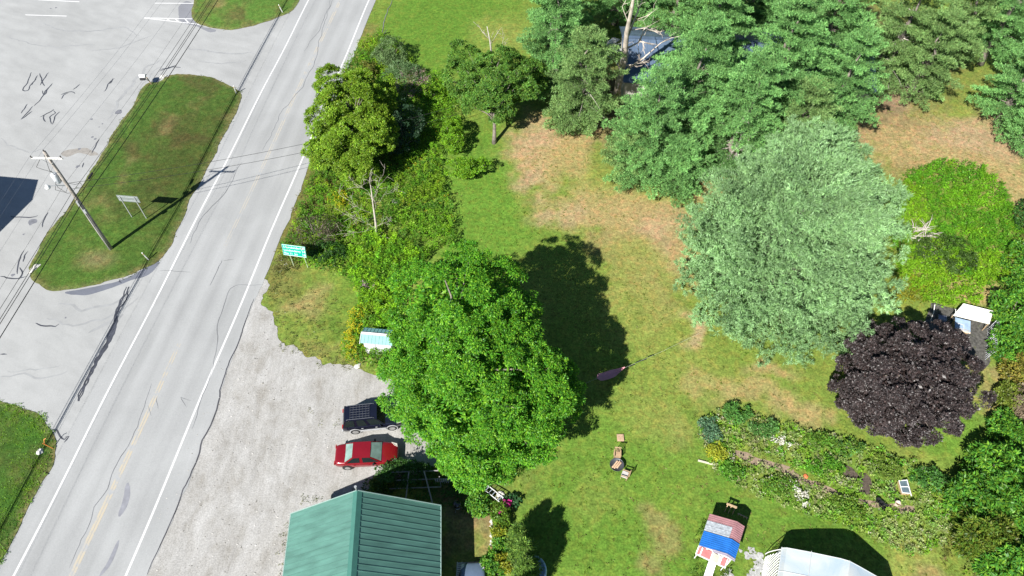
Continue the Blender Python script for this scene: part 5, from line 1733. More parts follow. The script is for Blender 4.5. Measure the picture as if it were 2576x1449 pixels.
# bench behind the hen house
a = P3(1834, 1282)
bt = empty('sawhorse', (a.x, a.y, 0), math.radians(-24), 'small raw timber sawhorse standing just behind the hen house', 'sawhorse')
MB().box((0, 0, .78), (.72, .14, .06)).build('top_rail', TAN, bt)
for x in (-.25, .0, .28):
    for y in (-.28, .28): MB().beam((x, y, 0), (x, 0, .76), .05, .04).build('leg', TAN, bt)
a = P3(1866, 1301)
bt = empty('plant_rack', (a.x, a.y, 0), math.radians(-28), 'low pale timber rack right of the sawhorse behind the hen house', 'rack')
MB().box((0, 0, .3), (.72, .06, .05)).build('rail', TAN, bt)
for x in (-.3, -.1, .1, .3): MB().beam((x, 0, .02), (x, -.05, .3), .04, .04).build('peg', TAN, bt)

# things in the vegetable garden
a = P3(2272, 1229)
cf = empty('cold_frame', (a.x, a.y, 0), math.radians(-3), 'white framed glass cold frame standing among the vegetables', 'cold frame')
cf.scale = (.68, .68, .6)
q = MB()
for y in (-.72, 0, .72): q.beam((-.45, y * .9, .52), (.33, y, .62), .08, .04)
q.beam((.35, -1.0, .6), (.35, .78, .63), .09, .05); q.beam((-.45, -.7, .5), (-.45, .7, .5), .06, .04)
q.build('frame', WHITE, cf)
MB().slab([(-.42, -.66, .49), (.3, -.72, .57), (.3, .7, .57), (-.42, .64, .49)], .01).build('pane', mat('grey_glass_sheet', (.10, .14, .16), .1, var=.3, spec=.8), cf)
q = MB(); rectwalls(q, -.45, .35, -.7, .7, 0, .46, .04); q.build('box', TAN, cf)
a = P3(2254, 1270)
bk = empty('bucket', (a.x, a.y, 0), 0, 'cream bucket on the garden path right of the black pots', 'bucket')
MB().lathe([(.14, 0), (.18, .36), (.19, .36), (.17, .33), (.13, .04)], (0, 0, 0), 16).build('body', mat('cream_plastic', (.66, .56, .46), .5), bk)
MB().tube([(-.18, 0, .34), (-.1, .12, .5), (.1, .12, .5), (.18, 0, .34)], .01, 4).build('handle', GALV, bk)
for k, (u, v) in enumerate(((2206, 1262), (2214, 1270), (2222, 1277))):
    a = P3(u, v)
    o = MB().lathe([(.12, 0), (.17, .3), (.19, .3), (.19, .33), (.15, .32), (.12, .1)], (0, 0, 0), 14).build('plant_pot', BLACKP)
    o.location = a; tag(o, ('upper left', 'middle', 'lower right')[k] + ' black plant pot of the three beside the garden path', 'plant pot', 'black pots by the path')
rock('pumpkin', 'orange pumpkin at the edge of the garden path', 2027, 1199, .17, 15, mat('orange_pumpkin', (.62, .17, .07), .5, var=.15), 'pumpkin', sc=(1, .9, .8))
for k, (u, v, ln, az) in enumerate(((1777, 1165, 1.25, -.28),)):
    a = P3(u, v); o = MB().beam((-ln / 2, 0, .08), (ln / 2, 0, .08), .10, .12).build('timber_edging', mat('pale_board', (.55, .52, .42), .8)); o.location = a; o.rotation_euler = (0, 0, az)
    tag(o, 'pale timber edging board at the left end of the vegetable garden', 'board')
for k, (pts, sd) in enumerate((([(2118, 1172), (2142, 1178), (2160, 1200), (2150, 1214), (2124, 1195)], 1), ([(2166, 1190), (2190, 1200), (2192, 1235), (2180, 1245), (2160, 1232)], 2), ([(2240, 1205), (2252, 1215), (2252, 1262), (2238, 1255)], 3))):
    sheet('bare_soil', smooth_outline(disp(pts), .25, .1, 100 + sd), .012, mat('dark_soil', (.085, .066, .052), .95, var=.4, scale=5, bump=.8, bscale=12))
path_px = [(1850, 1134), (1880, 1138), (1905, 1152), (1940, 1158), (1985, 1172), (2010, 1195), (2060, 1215), (2110, 1235), (2160, 1250), (2210, 1262), (2260, 1268), (2300, 1275), (2300, 1290), (2240, 1287), (2190, 1272), (2120, 1252), (2060, 1232), (2000, 1212), (1960, 1186), (1900, 1168), (1860, 1152)]
sheet('garden_path', smooth_outline(disp(path_px), .25, .12, 110), .008, mat('dusty_path_earth', (.26, .195, .14), .95, var=.25, scale=4, bump=.5))
WG = mat('white_gravel', (.36, .365, .36), .9, var=.35, scale=5, bump=.4)
R4 = np.random.RandomState(66)
mb = MB()
reg = np.asarray(disp([(1858, 1382), (1880, 1376), (1905, 1390), (1930, 1405), (1932, 1440), (1930, 1500), (1868, 1500), (1880, 1440), (1890, 1410), (1868, 1402)]))
reg2 = np.asarray(disp([(1815, 1445), (1835, 1422), (1842, 1440), (1828, 1500), (1806, 1500)]))
k = 0
while k < 170:
    rg = reg if k < 140 else reg2
    q_ = rg.min(0) + R4.rand(2) * (rg.max(0) - rg.min(0))
    if not inside(q_[:1], q_[1:], rg)[0]:
        continue
    if fbm(q_[:1], q_[1:], .8, 67, 3)[0] < .44 and R4.rand() < .85:
        k += .2
        continue
    r_ = .06 + .16 * R4.rand()
    n_ = 9
    rr_ = r_ * (.6 + .7 * R4.rand(n_))
    z_ = .010 + .00012 * k
    vs = [(q_[0], q_[1], z_)] + [(q_[0] + rr_[j] * math.cos(j * 6.283 / n_), q_[1] + rr_[j] * math.sin(j * 6.283 / n_), z_) for j in range(n_)]
    mb.add(vs, [(0, 1 + j, 1 + (j + 1) % n_) for j in range(n_)])
    k += 1
gp_ = mb.build('gravel_patch', WG)
gp_['kind'] = 'structure'

# things in the shade of the house and flower bed
sheet('concrete_pad', smooth_outline(disp([(1150, 1417), (1222, 1415), (1224, 1432), (1230, 1600), (1130, 1600), (1148, 1440)]), .5, 0, 113), .03, mat('concrete', (.38, .36, .34), .85, var=.1), thick=.05)
a = P3(1155, 1449)
q = MB()
for k in range(14): q.beam((-.18, -1 + k * .14, .06), (.18, -1 + k * .14, .06), .05, .03)
for x in (-.16, .16): q.beam((x, -1.05, .025), (x, .9, .025), .05, .04)
o = q.build('duckboard', WHITE); o.location = a; tag(o, 'white slatted duckboard lying between the house wall and the blue car', 'slatted mat')
a = P3(1152, 1279)
kg = empty('kettle_grill', (a.x, a.y, 0), 0, 'black kettle grill standing in the shade beside the house', 'grill')
MB().lathe([(.05, .55), (.22, .6), (.30, .75), (.31, .85), (.28, .98), (.16, 1.08), (.03, 1.1)], (0, 0, 0), 18).build('kettle', mat('black_enamel', (.015, .015, .016), .25, spec=.7), kg, True)
for k in range(3): MB().bar((.16 * math.cos(k * 2.1), .16 * math.sin(k * 2.1), .62), (.34 * math.cos(k * 2.1), .34 * math.sin(k * 2.1), 0), .014).build('leg', GALV, kg)
MB().lathe([(.2, .28), (.2, .3)], (0, 0, 0), 14).build('ash_tray', GALV, kg)
# timber frame arbor in front of the house gable
a = P3(1036, 1240)
ab = empty('garden_arbor', (a.x, a.y, 0), 0, 'rough timber arbor with two leaning pale poles in the shade before the house gable', 'arbor')
GREYT = mat('grey_timber', (.30, .29, .29), .8, var=.2)
for i_, (p, q_) in enumerate(((( -.4, -.9, 0), (-.05, .75, 1.9)), ((1.7, -1.3, 0), (1.0, .85, 1.9)))): MB().bar(p, q_, .05).build('leaning_pole', GREYT, ab)
for z, y in ((1.5, .9), (1.0, .5), (.5, .1)): MB().beam((-1.9, y, z), (2.1, y + .15, z), .06, .06).build('rail', GREYT, ab)
q = MB()
for k in range(9): q.beam((.0 + k * .13, 1.0, .9), (.02 + k * .13, 1.05, 1.55), .03, .03)
q.build('trellis', GREYT, ab)
for x in (-1.85, 2.05): MB().bar((x, .5, 0), (x, .55, 1.6), .04).build('post', GREYT, ab)
a = P3(1118, 1215)
pf = empty('picket_fence', (a.x, a.y, 0), 0, 'short white picket fence in the shade under the maple edge', 'fence')
q = MB()
for k in range(9): q.box((-.6 + k * .15, 0, .4), (.07, .02, .8))
q.build('pickets', WHITE, pf)
q = MB(); q.box((0, .03, .25), (1.3, .03, .06)); q.box((0, .03, .65), (1.3, .03, .06)); q.build('rail', WHITE, pf)
a = P3(1242, 1250)
ld = empty('ladder_trellis', (a.x, a.y, 0), math.radians(-42), 'white ladder trellis leaning in the flower bed above the magenta blooms', 'trellis')
q = MB()
for y in (-.2, .2): q.beam((-.75, y, .5), (.75, y, .75), .05, .04)
q.build('side_rail', WHITE, ld)
q = MB()
for k in range(5): q.beam((-.6 + k * .3, -.2, .53 + k * .05), (-.6 + k * .3, .2, .53 + k * .05), .04, .03)
q.build('rung', mat('blue_grey_rung', (.3, .35, .4), .6), ld)
for x, z in ((-.7, .5), (.7, .74)):
    for y in (-.18, .18): MB().bar((x, y, 0), (x, y, z), .02).build('leg', WHITE, ld)
for k, (u, v) in enumerate(((1237, 1311), (1239, 1318), (1236, 1325), (1240, 1332), (1238, 1339), (1237, 1348), (1239, 1355), (1236, 1362), (1235, 1370))):
    rock('edging_stone', 'white edging stone, number %d down the flower bed border from the magenta blooms' % (k + 1), u, v, .12 + .04 * rnd.random(), 30 + k, STONEW, 'stone', 'white stones edging the flower bed', (1, .8, .7))
for k, (u, v, r_, lab) in enumerate(((1258, 1243, .30, 'larger pale rock above the magenta flowers, upper of two'), (1262, 1256, .32, 'larger pale rock above the magenta flowers, lower of two'), (1022, 506 , .01, ''))):
    if lab: rock('rock', lab, u, v, r_, 50 + k, STONEW, 'rock', 'pale rocks in the flower bed')
rock('rock', 'pale grey rock in the weeds north of the dead tree', 993, 508, .35, 61, mat('grey_rock', (.36, .34, .32), .9, var=.25), 'rock')
rock('rock', 'small pale rock at the gravel corner below the white shed', 899, 921, .30, 62, STONEW, 'rock')
# paddling pool behind the conifers
a = P3(1334, 1440)
pp_ = empty('paddling_pool', (a.x, a.y, 0), 0, 'pale blue round paddling pool showing past the conifers at the bottom', 'pool')
MB().lathe([(1.02, 0), (1.10, .1), (1.05, .25), (1.10, .4), (1.05, .55), (.98, .62), (.90, .55), (.85, .1)], (0, 0, 0), 36).build('wall', mat('pale_blue_vinyl', (.33, .48, .60), .35, var=.15, scale=2, spec=.5), pp_, True)
MB().lathe([(.90, .44), (.90, .45)], (0, 0, 0), 36).build('water', mat('pool_water', (.24, .42, .60), .05, spec=.8), pp_)

# ================================================================== TREES
# great maple on the lawn (two leaders)
tree('maple_tree', 'huge bright green maple filling the middle of the lawn beside the cars', 'maple tree', (-2.4, 23.8), (-2.8, 25.8, 7.8), .42,
     [((-3.4, 28.6, 8.5), (4.9, 5.0, 4.3)), ((-2.2, 24.7, 6.3), (5.4, 5.1, 5.0)), ((-3.9, 23.1, 4.3), (3.0, 2.9, 2.8)), ((1.2, 23.8, 5.4), (3.2, 3.8, 3.4)), ((-2.1, 20.9, 3.3), (2.5, 1.9, 2.1)), ((-5.7, 25.6, 5.7), (3.4, 3.5, 3.5)), ((-1.7, 21.5, 3.6), (3.0, 2.2, 2.5))],
     3900, 76, .34, .155, P_MAPLE, 101, limbs=60, inner=.14, flat=.6, zmin=1.0, rough=.2, clump_jit=.10, width=.40, droop=.25, bough=14, br=.95, fill=95)
# purple maple
tree('purple_maple_tree', 'dense dark purple leaved maple with a rounded crown near the pen', 'purple maple', G(2290, 1020), (27.9, 26.4, 4.5), .25,
     [((29.1, 26.7, 3.9), (4.8, 4.4, 3.3)), ((30.4, 27.4, 3.5), (3.6, 3.5, 2.8)), ((27.2, 26.4, 3.2), (3.0, 3.2, 2.5)), ((28.9, 24.8, 2.6), (3.2, 2.4, 2.2))],
     1300, 120, .32, .135, P_PURPLE, 102, matl=PURPLE, limbs=30, inner=.2, flat=.5, zmin=.35, rough=.10, clump_jit=.12, width=.55, jit=.35, bough=9, br=.62, fill=60)
# roadside maples, yellow-green
GM = 'yellow green maples along the road verge'
def at(u, v, z): return tuple(P3(u, v, z))
def L3(u, v, z, rx, ry, rz): 
    x, y = G(u, v, z)
    return ((x, y, z), (rx, ry, rz))
tree('maple_tree', 'tall yellow green maple overhanging the road, northern of the pair', 'maple tree', G(905, 400), at(890, 270, 5.6), .2,
     [L3(880, 265, 5.6, 2.6, 2.6, 2.6), L3(835, 215, 6.0, 1.2, 1.5, 1.6), L3(930, 240, 5.0, 2.4, 2.3, 2.2), L3(825, 300, 5.2, 1.5, 1.8, 1.5)], 850, 70, .31, .155, P_YMAPLE, 103, group=GM, flat=.6, inner=.2, rough=.24, bough=10, br=.75)
tree('maple_tree', 'lower spreading yellow green maple, southern of the pair by the road', 'maple tree', G(880, 470), at(880, 370, 4.2), .2,
     [L3(870, 350, 4.4, 2.8, 2.6, 2.5), L3(905, 410, 3.0, 2.0, 2.0, 1.9), L3(812, 385, 3.6, 1.3, 1.2, 1.1), L3(935, 330, 4.6, 2.0, 2.2, 2.0)], 850, 70, .31, .155, P_YMAPLE, 104, group=GM, flat=.6, inner=.2, rough=.24, bough=10, br=.75)
tree('ash_tree', 'dark green broad crowned tree with bare pale trunk foot in the clearing', 'tree', G(1243, 360), at(1243, 215, 5.6), .21,
     [L3(1245, 190, 6.0, 3.2, 3.0, 2.3), L3(1180, 200, 5.2, 2.0, 2.2, 1.8), L3(1305, 195, 5.2, 2.2, 2.4, 1.9), L3(1240, 255, 4.2, 2.6, 1.8, 1.5), L3(1170, 145, 5.6, 1.3, 1.3, 1.1)], 900, 70, .32, .15, P_ASH, 105, flat=.6, inner=.2, rough=.22, limbs=34, bough=10, br=.8)
b0 = G(1243, 345)
def rel(u, v, z, b): 
    p = P3(u, v, z); return (p.x - b[0], p.y - b[1], z)
bb_ = G(1240, 250)
dead_tree('dead_tree', 'bare bleached snag rising out of the dark green tree', (bb_[0], bb_[1]), [[(0, 0, 0), rel(1238, 150, 5, bb_), rel(1233, 105, 8.0, bb_), rel(1225, 66, 9.2, bb_)],
     [rel(1236, 110, 7.5, bb_), rel(1250, 85, 8.6, bb_), rel(1262, 68, 9.2, bb_)], [rel(1232, 100, 8, bb_), rel(1212, 78, 8.8, bb_), rel(1202, 60, 9.2, bb_)], [rel(1240, 140, 6, bb_), rel(1262, 115, 7.5, bb_), rel(1270, 85, 8.2, bb_)]], .13, 5)
bb_ = G(948, 602)
dead_tree('dead_tree', 'bleached dead tree with wiry bare branches among the roadside weeds', bb_, [[(0, 0, 0), rel(945, 560, 1.8, bb_), rel(938, 510, 4.0, bb_), rel(932, 465, 5.6, bb_)],
     [rel(944, 540, 2.6, bb_), rel(905, 525, 3.2, bb_), rel(868, 497, 4.0, bb_)], [rel(943, 530, 3, bb_), rel(965, 490, 4.0, bb_), rel(992, 482, 4.3, bb_)], [rel(946, 575, 1.3, bb_), rel(900, 585, 1.6, bb_), rel(878, 580, 1.7, bb_)],
     [rel(940, 510, 4, bb_), rel(925, 480, 4.6, bb_), rel(895, 462, 5.2, bb_)], [rel(938, 500, 4.2, bb_), rel(950, 470, 5, bb_), rel(958, 440, 5.6, bb_)], [rel(947, 590, .8, bb_), rel(975, 598, .9, bb_), rel(1000, 606, .8, bb_)], [rel(946, 570, 1.5, bb_), rel(968, 560, 1.9, bb_), rel(984, 556, 2.1, bb_)],
     [rel(944, 545, 2.4, bb_), rel(915, 560, 2.6, bb_), rel(885, 548, 2.8, bb_)], [rel(935, 480, 5, bb_), rel(928, 455, 5.8, bb_), rel(938, 432, 6.4, bb_)]], .12, 6, twigs=4, bf=.12, twiglen=.5, m=mat('bleached_dead_wood', (.40, .36, .31), .9, var=.25))
bb_ = G(1548, 262)
dead_tree('dead_tree', 'tall pale dead trunk with broken limbs standing over the silver car', bb_, [[(0, 0, 0), rel(1556, 210, 3, bb_), rel(1571, 150, 6.5, bb_), rel(1577, 80, 11, bb_), rel(1590, 20, 14, bb_), rel(1597, -30, 16.5, bb_)],
     [rel(1580, 90, 10, bb_), rel(1600, 40, 12.5, bb_), rel(1615, 0, 14.5, bb_), rel(1622, -40, 16.5, bb_)], [rel(1577, 175, 5, bb_), rel(1620, 145, 6.2, bb_), rel(1660, 110, 7.4, bb_), rel(1680, 95, 7.8, bb_)],
     [rel(1580, 120, 8, bb_), rel(1610, 105, 8.6, bb_), rel(1655, 112, 8.6, bb_)], [rel(1608, 105, 8.6, bb_), rel(1622, 72, 9.6, bb_), rel(1665, 80, 9.6, bb_)], [rel(1572, 140, 7, bb_), rel(1550, 120, 7.5, bb_), rel(1530, 112, 7.6, bb_)], [rel(1565, 180, 5, bb_), rel(1545, 150, 6, bb_), rel(1520, 135, 6.4, bb_)],
     [rel(1560, 200, 3.6, bb_), rel(1552, 230, 2.6, bb_), rel(1540, 250, 1.5, bb_)], [rel(1575, 165, 5.4, bb_), rel(1602, 162, 5.6, bb_), rel(1625, 150, 6, bb_)]], .36, 7, twigs=4, twiglen=.38, bf=.3, m=mat('pale_peeling_bark', (.52, .45, .38), .9, var=.4, scale=1.6, bump=.5))

# the big pale blue-green pine
pine('blue_pine_tree', 'enormous soft pale blue green pine dominating the right of the lawn', (21.6, 36.3), 13.2, 8.4, 201, P_SPRUCE,
     prof=lambda t: (max(0, 1 - ((t - .22) / .80) ** 2)) ** .5 * (1 if t > .22 else .86 + .6 * t), whorls=24, per_whorl=13, z0=.06, tuft=.30, bw=.045, blades=18, dens=.95, pad=1.15, trunk_r=.36, lean=(.5, 1.2), deadlow=0, rise=.10, jit=.13)
pine('blue_pine_tree', 'second pale blue green pine merging into the back of the enormous one', (23.9, 42.0), 12.5, 5.4, 202, P_SPRUCE,
     prof=lambda t: (max(0, 1 - ((t - .25) / .77) ** 2)) ** .5, whorls=18, per_whorl=11, z0=.1, tuft=.30, bw=.045, blades=17, dens=.95, pad=1.15, deadlow=0, rise=.12, jit=.13)

# white pines of the grove:  u, v, z of crown middle, height, spread, palette, label
GP = 'green pines of the grove in the upper right'
PROFB = lambda t: (1 - t) ** 0.5 * min(1, 0.72 + 1.6 * t)
grove = [
 (1395, 110, 5.5, 13.5, 5.0, 0, 'leftmost pine of the grove, beside the bright mown grass'),
 (1470, 235, 4.5, 12.0, 4.4, 1, 'pine with a bare dead side just left of the tall dead trunk'),
 (1435, 290, 2.0, 5.0, 2.6, 1, 'low ragged pine at the lower left corner of the grove'),
 (1640, 340, 5.5, 13.0, 5.0, 0, 'full pine in front of the blue grey roof, right of the dead trunk'),
 (1745, 250, 6.5, 15.0, 5.4, 0, 'broad pine directly below the blue grey roof in the grove middle'),
 (1590, 400, 2.5, 6.5, 3.0, 1, 'low lime tinged pine on the lower left fringe of the grove'),
 (1710, 440, 2.2, 6.0, 3.4, 0, 'low spreading pine that sticks out furthest onto the dry lawn'),
 (1870, 330, 5.0, 13.5, 5.2, 0, 'pine between the grove middle and the top of the pale pine'),
 (1960, 190, 7.0, 16.0, 5.6, 0, 'tallest looking pine right of the grove middle'),
 (1790, 90, 7.0, 16.5, 5.4, 0, 'pine along the top edge above the blue grey roof'),
 (1700, 30, 6.5, 14.0, 4.2, 0, 'pine on the top edge right of the dead trunk top'),
 (2090, 80, 7.0, 16.0, 5.8, 0, 'pine on the top edge in the right half of the grove'),
 (2120, 240, 4.8, 12.0, 4.4, 0, 'pine whose skirt meets the sunlit brown clearing'),
 (2010, 330, 3.2, 9.0, 4.0, 1, 'shorter pine touching the upper left of the pale pine'),
 (2270, 90, 6.0, 14.0, 4.6, 1, 'olive tinted pine with its grey trunk foot in the brown clearing'),
 (2330, 160, 4.5, 10.5, 4.2, 1, 'olive pine just right of the grey trunk foot'),
 (2420, 60, 6.0, 13.0, 4.4, 1, 'olive pine on the top edge near the right corner'),
 (2540, 40, 6.0, 14.0, 4.6, 0, 'pine in the top right corner'),
 (2560, 235, 4.0, 10.0, 3.9, 0, 'pine at the right edge beyond the brown clearing'),
 (2590, 330, 2.4, 5.5, 2.4, 0, 'small pine on the right edge above the weed patch'),
 (1560, -60, 6.0, 13.0, 4.2, 0, 'pine at the top edge left of the dead trunk'),
 (1420, -10, 6.0, 12.0, 4.0, 0, 'pine at the top edge, second from the left'),
 (1900, -40, 6.5, 16.0, 5.4, 0, 'pine at the very top edge above the hidden roof'),
]
for k, (u, v, zc, h_, r_, pk, lab) in enumerate(grove):
    x, y = G(u, v, zc)
    pine('pine_tree', lab, (x, y), h_, r_ * 1.04, 300 + k, P_PINE if pk == 0 else P_PINE2, prof=PROFB, whorls=max(7, int(h_ * .70)), per_whorl=8, z0=.12, tuft=.25, bw=.048, blades=14, dens=1.0, pad=1.05, group=GP, fish=True, swing=.6,
         deadlow=22 if k in (1, 7, 14) else 5, trunk_r=.2 + h_ * .011, rise=.12)
x, y = G(2280, 222)

# ================================================================== SHRUBS AND WEEDS
bush('willow_shrub', 'grey green willow shrub casting a shadow on the bright grass, upper of the roadside row', 985, 160, (1.7, 1.7, 1.7), 401, [(.14, .23, .09), (.18, .27, .11), (.10, .17, .06)], n=170, per=60, cr=.26, leaf=.16, width=.24)
bush('cattail_clump', 'grey green clump of cattails below the willow shrub', 1018, 205, (1.8, 1.4, 1.0), 402, [(.11, .20, .08), (.15, .24, .10)], n=80, per=40, cr=.35, leaf=.34, width=.12, zc=.9)
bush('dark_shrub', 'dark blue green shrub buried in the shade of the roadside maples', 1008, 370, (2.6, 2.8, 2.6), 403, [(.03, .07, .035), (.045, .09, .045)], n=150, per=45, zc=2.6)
bush('twiggy_shrub', 'dark rounded shrub half bare with brown twigs behind the green sign', 800, 600, (2.0, 1.8, 1.3), 404, [(.13, .10, .07), (.05, .085, .02), (.17, .14, .10), (.045, .07, .02)], n=110, per=42, cr=.32, leaf=.13, width=.3, stems=60, weights=[1.5, 1, 1, 1])
bush('shrub', 'mid green shrub right of the green sign, below the twiggy one', 830, 652, (1.6, 1.1, .9), 405, P_DEEP, n=50, per=50)
bush('sapling', 'yellow green sapling on the weed edge, north of the pair by the lawn', 1142, 372, (1.0, 2.3, 1.3), 406, P_WEED, n=110, per=60, cr=.25, leaf=.13, zc=1.7)
bush('sapling', 'green sapling casting a long notched shadow on the lawn', 1158, 448, (1.5, .9, .8), 407, P_WEED, n=90, per=60, cr=.26, leaf=.13, zc=1.5, extra=[(1.8, .35, -.1, (1.2, .7, .6))])
bush('sapling', 'bright leafy sapling beside the cattails at the weed edge', 1090, 250, (1.5, 1.4, 1.0), 408, P_WEED, n=60, per=50)
bush('shrub', 'yellow leaved shrub between the road and the willow shrub', 925, 210, (1.2, 2.0, 1.1), 409, [(.15, .18, .03), (.11, .15, .03), (.19, .17, .04)], n=60, per=50)
MG = [(.42, .02, .18), (.55, .04, .28)]
weeds('magenta_flowers', 'cluster of magenta phlox flowers at the head of the flower bed', ell(1262, 1284, .55, .45), 60, .8, MG, 411, 'flowers', leaf=.13, w=.12, leaves=12, stuff=False, up=.3)
weeds('purple_loosestrife', 'patch of purple loosestrife among the roadside weeds', ell(1035, 232, 2.0, 2.4), 10, 1.6, [(.26, .19, .13), (.34, .20, .25), (.16, .22, .07), (.40, .24, .32), (.30, .20, .08)], 412, 'wild flowers', leaf=.2, w=.07, leaves=14, nscale=1.2)

road_thicket = disp([(868, 180), (905, 120), (960, 90), (1010, 130), (1060, 200), (1105, 190), (1130, 230), (1165, 290), (1150, 350), (1120, 400), (1100, 430), (1118, 480), (1138, 540), (1150, 600), (1130, 640), (1080, 640), (1040, 700), (1000, 780), (990, 860), (990, 930), (930, 935), (880, 915), (860, 870), (880, 820), (895, 760), (880, 720), (840, 700), (800, 690), (745, 672), (705, 650), (720, 600), (760, 530), (772, 470), (800, 430), (830, 300), (860, 220)])
weeds('roadside_weeds', 'tall tangled weeds and goldenrod between the road and the lawn', road_thicket, 11, 1.1, P_WEED + [(.06, .17, .02), (.14, .31, .018), (.12, .28, .018), (.20, .25, .05)], 421, leaves=15, leaf=.25, w=.08, fl=(.34, .32, .02), flp=.06, hvar=.5, nscale=2.8, jit=.2)
weeds('tall_weeds', 'bright lime stand of tall weeds between the dead tree and the great maple', disp([(880, 640), (930, 600), (990, 610), (1060, 640), (1040, 700), (1000, 770), (985, 860), (940, 840), (905, 760), (880, 700)]), 13, 1.25, [(.17, .40, .018), (.13, .33, .018), (.24, .44, .02), (.09, .24, .018)], 419, leaves=20, leaf=.26, w=.075, up=.35, spread=.10, hvar=.5, jit=.25)
weeds('goldenrod', 'yellow flowering goldenrod left of the white shed', disp([(870, 830), (900, 780), (930, 770), (935, 800), (912, 830), (898, 880), (905, 925), (880, 915), (862, 880)]), 14, 1.2, P_GOLD + [(.12, .18, .02)], 422, 'wild flowers', fl=(.60, .48, .03), flp=.8, leaves=15)
weeds('goldenrod', 'small clump of yellow goldenrod above the twiggy shrub', ell(850, 520, .9, 1.0), 14, 1.2, P_GOLD, 423, 'wild flowers', fl=(.60, .48, .03), flp=.9)
weeds('verge_grass', 'rough olive grass along the road edge behind the green sign', disp([(880, 190), (905, 200), (880, 280), (860, 420), (835, 480), (800, 540), (780, 600), (740, 680), (700, 700), (680, 760), (676, 720), (700, 640), (735, 560), (765, 470), (800, 420), (850, 250)]), 9, .45, [(.14, .145, .04), (.10, .12, .03), (.19, .17, .07), (.07, .10, .025)], 424, 'rough grass', leaf=.26, w=.045, leaves=10, fl=(.55, .55, .5), flp=.08)
weeds('verge_grass', 'thin dry grass around the gravel corner left of the white shed', disp([(676, 700), (740, 700), (800, 720), (862, 760), (880, 820), (850, 880), (870, 925), (800, 905), (730, 868), (690, 820), (674, 760)]), 4, .16, [(.13, .145, .04), (.10, .13, .03), (.20, .17, .08)], 425, 'rough grass', leaf=.16, w=.04, leaves=8, fl=(.5, .5, .44), flp=.10, nscale=1.5)
weeds('weed_patch', 'round island of lush lime green weeds right of the pale pine', disp([(2275, 445), (2310, 425), (2360, 412), (2420, 412), (2470, 430), (2515, 475), (2545, 540), (2558, 600), (2550, 660), (2520, 700), (2470, 735), (2440, 765), (2380, 775), (2320, 765), (2290, 740), (2250, 700), (2240, 640), (2240, 520)]), 14, .9, [(.11, .30, .016), (.15, .36, .018), (.08, .24, .018), (.20, .37, .018)], 426, leaves=15, leaf=.24, w=.075, hvar=.3, fl=(.36, .36, .02), flp=.02, nscale=4)
weeds('weed_patch', 'yellowing weeds below the round weed island by the pale pine', disp([(2240, 690), (2290, 700), (2340, 720), (2330, 770), (2280, 775), (2240, 740)]), 10, .7, [(.22, .22, .02), (.16, .20, .02), (.28, .25, .03)], 427, fl=(.4, .34, .02), flp=.5)
bush('dark_shrub', 'darker green low shrub inside the round weed island', 2368, 655, (2.6, 2.0, .9), 428, [(.05, .10, .02), (.07, .13, .025)], n=90, per=50, zc=.9)
bs = MB()
R2 = np.random.RandomState(77)
for k in range(46):
    a = P3(2290 + R2.rand() * 45, 570 + R2.rand() * 38 , .5 + .5 * R2.rand())
    az = R2.randn() * .7 + .5; L_ = .7 + 1.0 * R2.rand()
    bs.tube(limb_path(tuple(a), (a.x + math.cos(az) * L_, a.y + math.sin(az) * L_, a.z + .3 * R2.randn()), .1, 4, R2), [.035, .03, .02, .008], 4)
tag(bs.build('brush_pile', BARK_GREY), 'pile of cut bare branches at the left edge of the round weed island', 'brush pile')

weeds('island_weeds', 'rank green weeds covering the grass island at lower left', list(isl3), 22, .15, [(.06, .20, .018), (.09, .25, .02), (.05, .15, .022), (.15, .27, .018), (.08, .18, .03)], 430, leaves=9, leaf=.13, w=.05)

garden = disp([(1755, 1085), (1775, 1050), (1830, 1020), (1880, 1035), (1960, 1075), (2040, 1085), (2110, 1100), (2190, 1130), (2250, 1150), (2320, 1180), (2380, 1200), (2410, 1240), (2395, 1300), (2370, 1370), (2340, 1400), (2280, 1395), (2200, 1370), (2120, 1320), (2040, 1305), (1960, 1275), (1880, 1240), (1830, 1215), (1790, 1180), (1760, 1140)])
holes = [smooth_outline(disp(path_px), .5, 0), disp([(2118, 1172), (2142, 1178), (2160, 1200), (2150, 1214), (2124, 1195)]), disp([(2166, 1190), (2190, 1200), (2192, 1235), (2180, 1245), (2160, 1232)]), ell(2272, 1229, .7, 1.0), ell(2254, 1270, .35, .35), ell(2214, 1270, .6, .5), ell(2027, 1199, .4, .4)]
weeds('vegetable_garden', 'overgrown vegetable garden of mixed green plants in two long beds', garden, 17, .45, P_GARDEN, 431, 'vegetable garden', leaves=13, leaf=.16, w=.075, exclude=holes, fl=(.55, .5, .42), flp=.14, hvar=.6, nscale=1.3, up=.5)
weeds('path_weeds', 'sparse seedlings growing over the bare garden path', smooth_outline(disp(path_px), .5, 0), 7, .2, P_GARDEN, 433, 'weeds', leaves=10, leaf=.14, w=.06)
GS = 'leafy clumps in the vegetable garden'
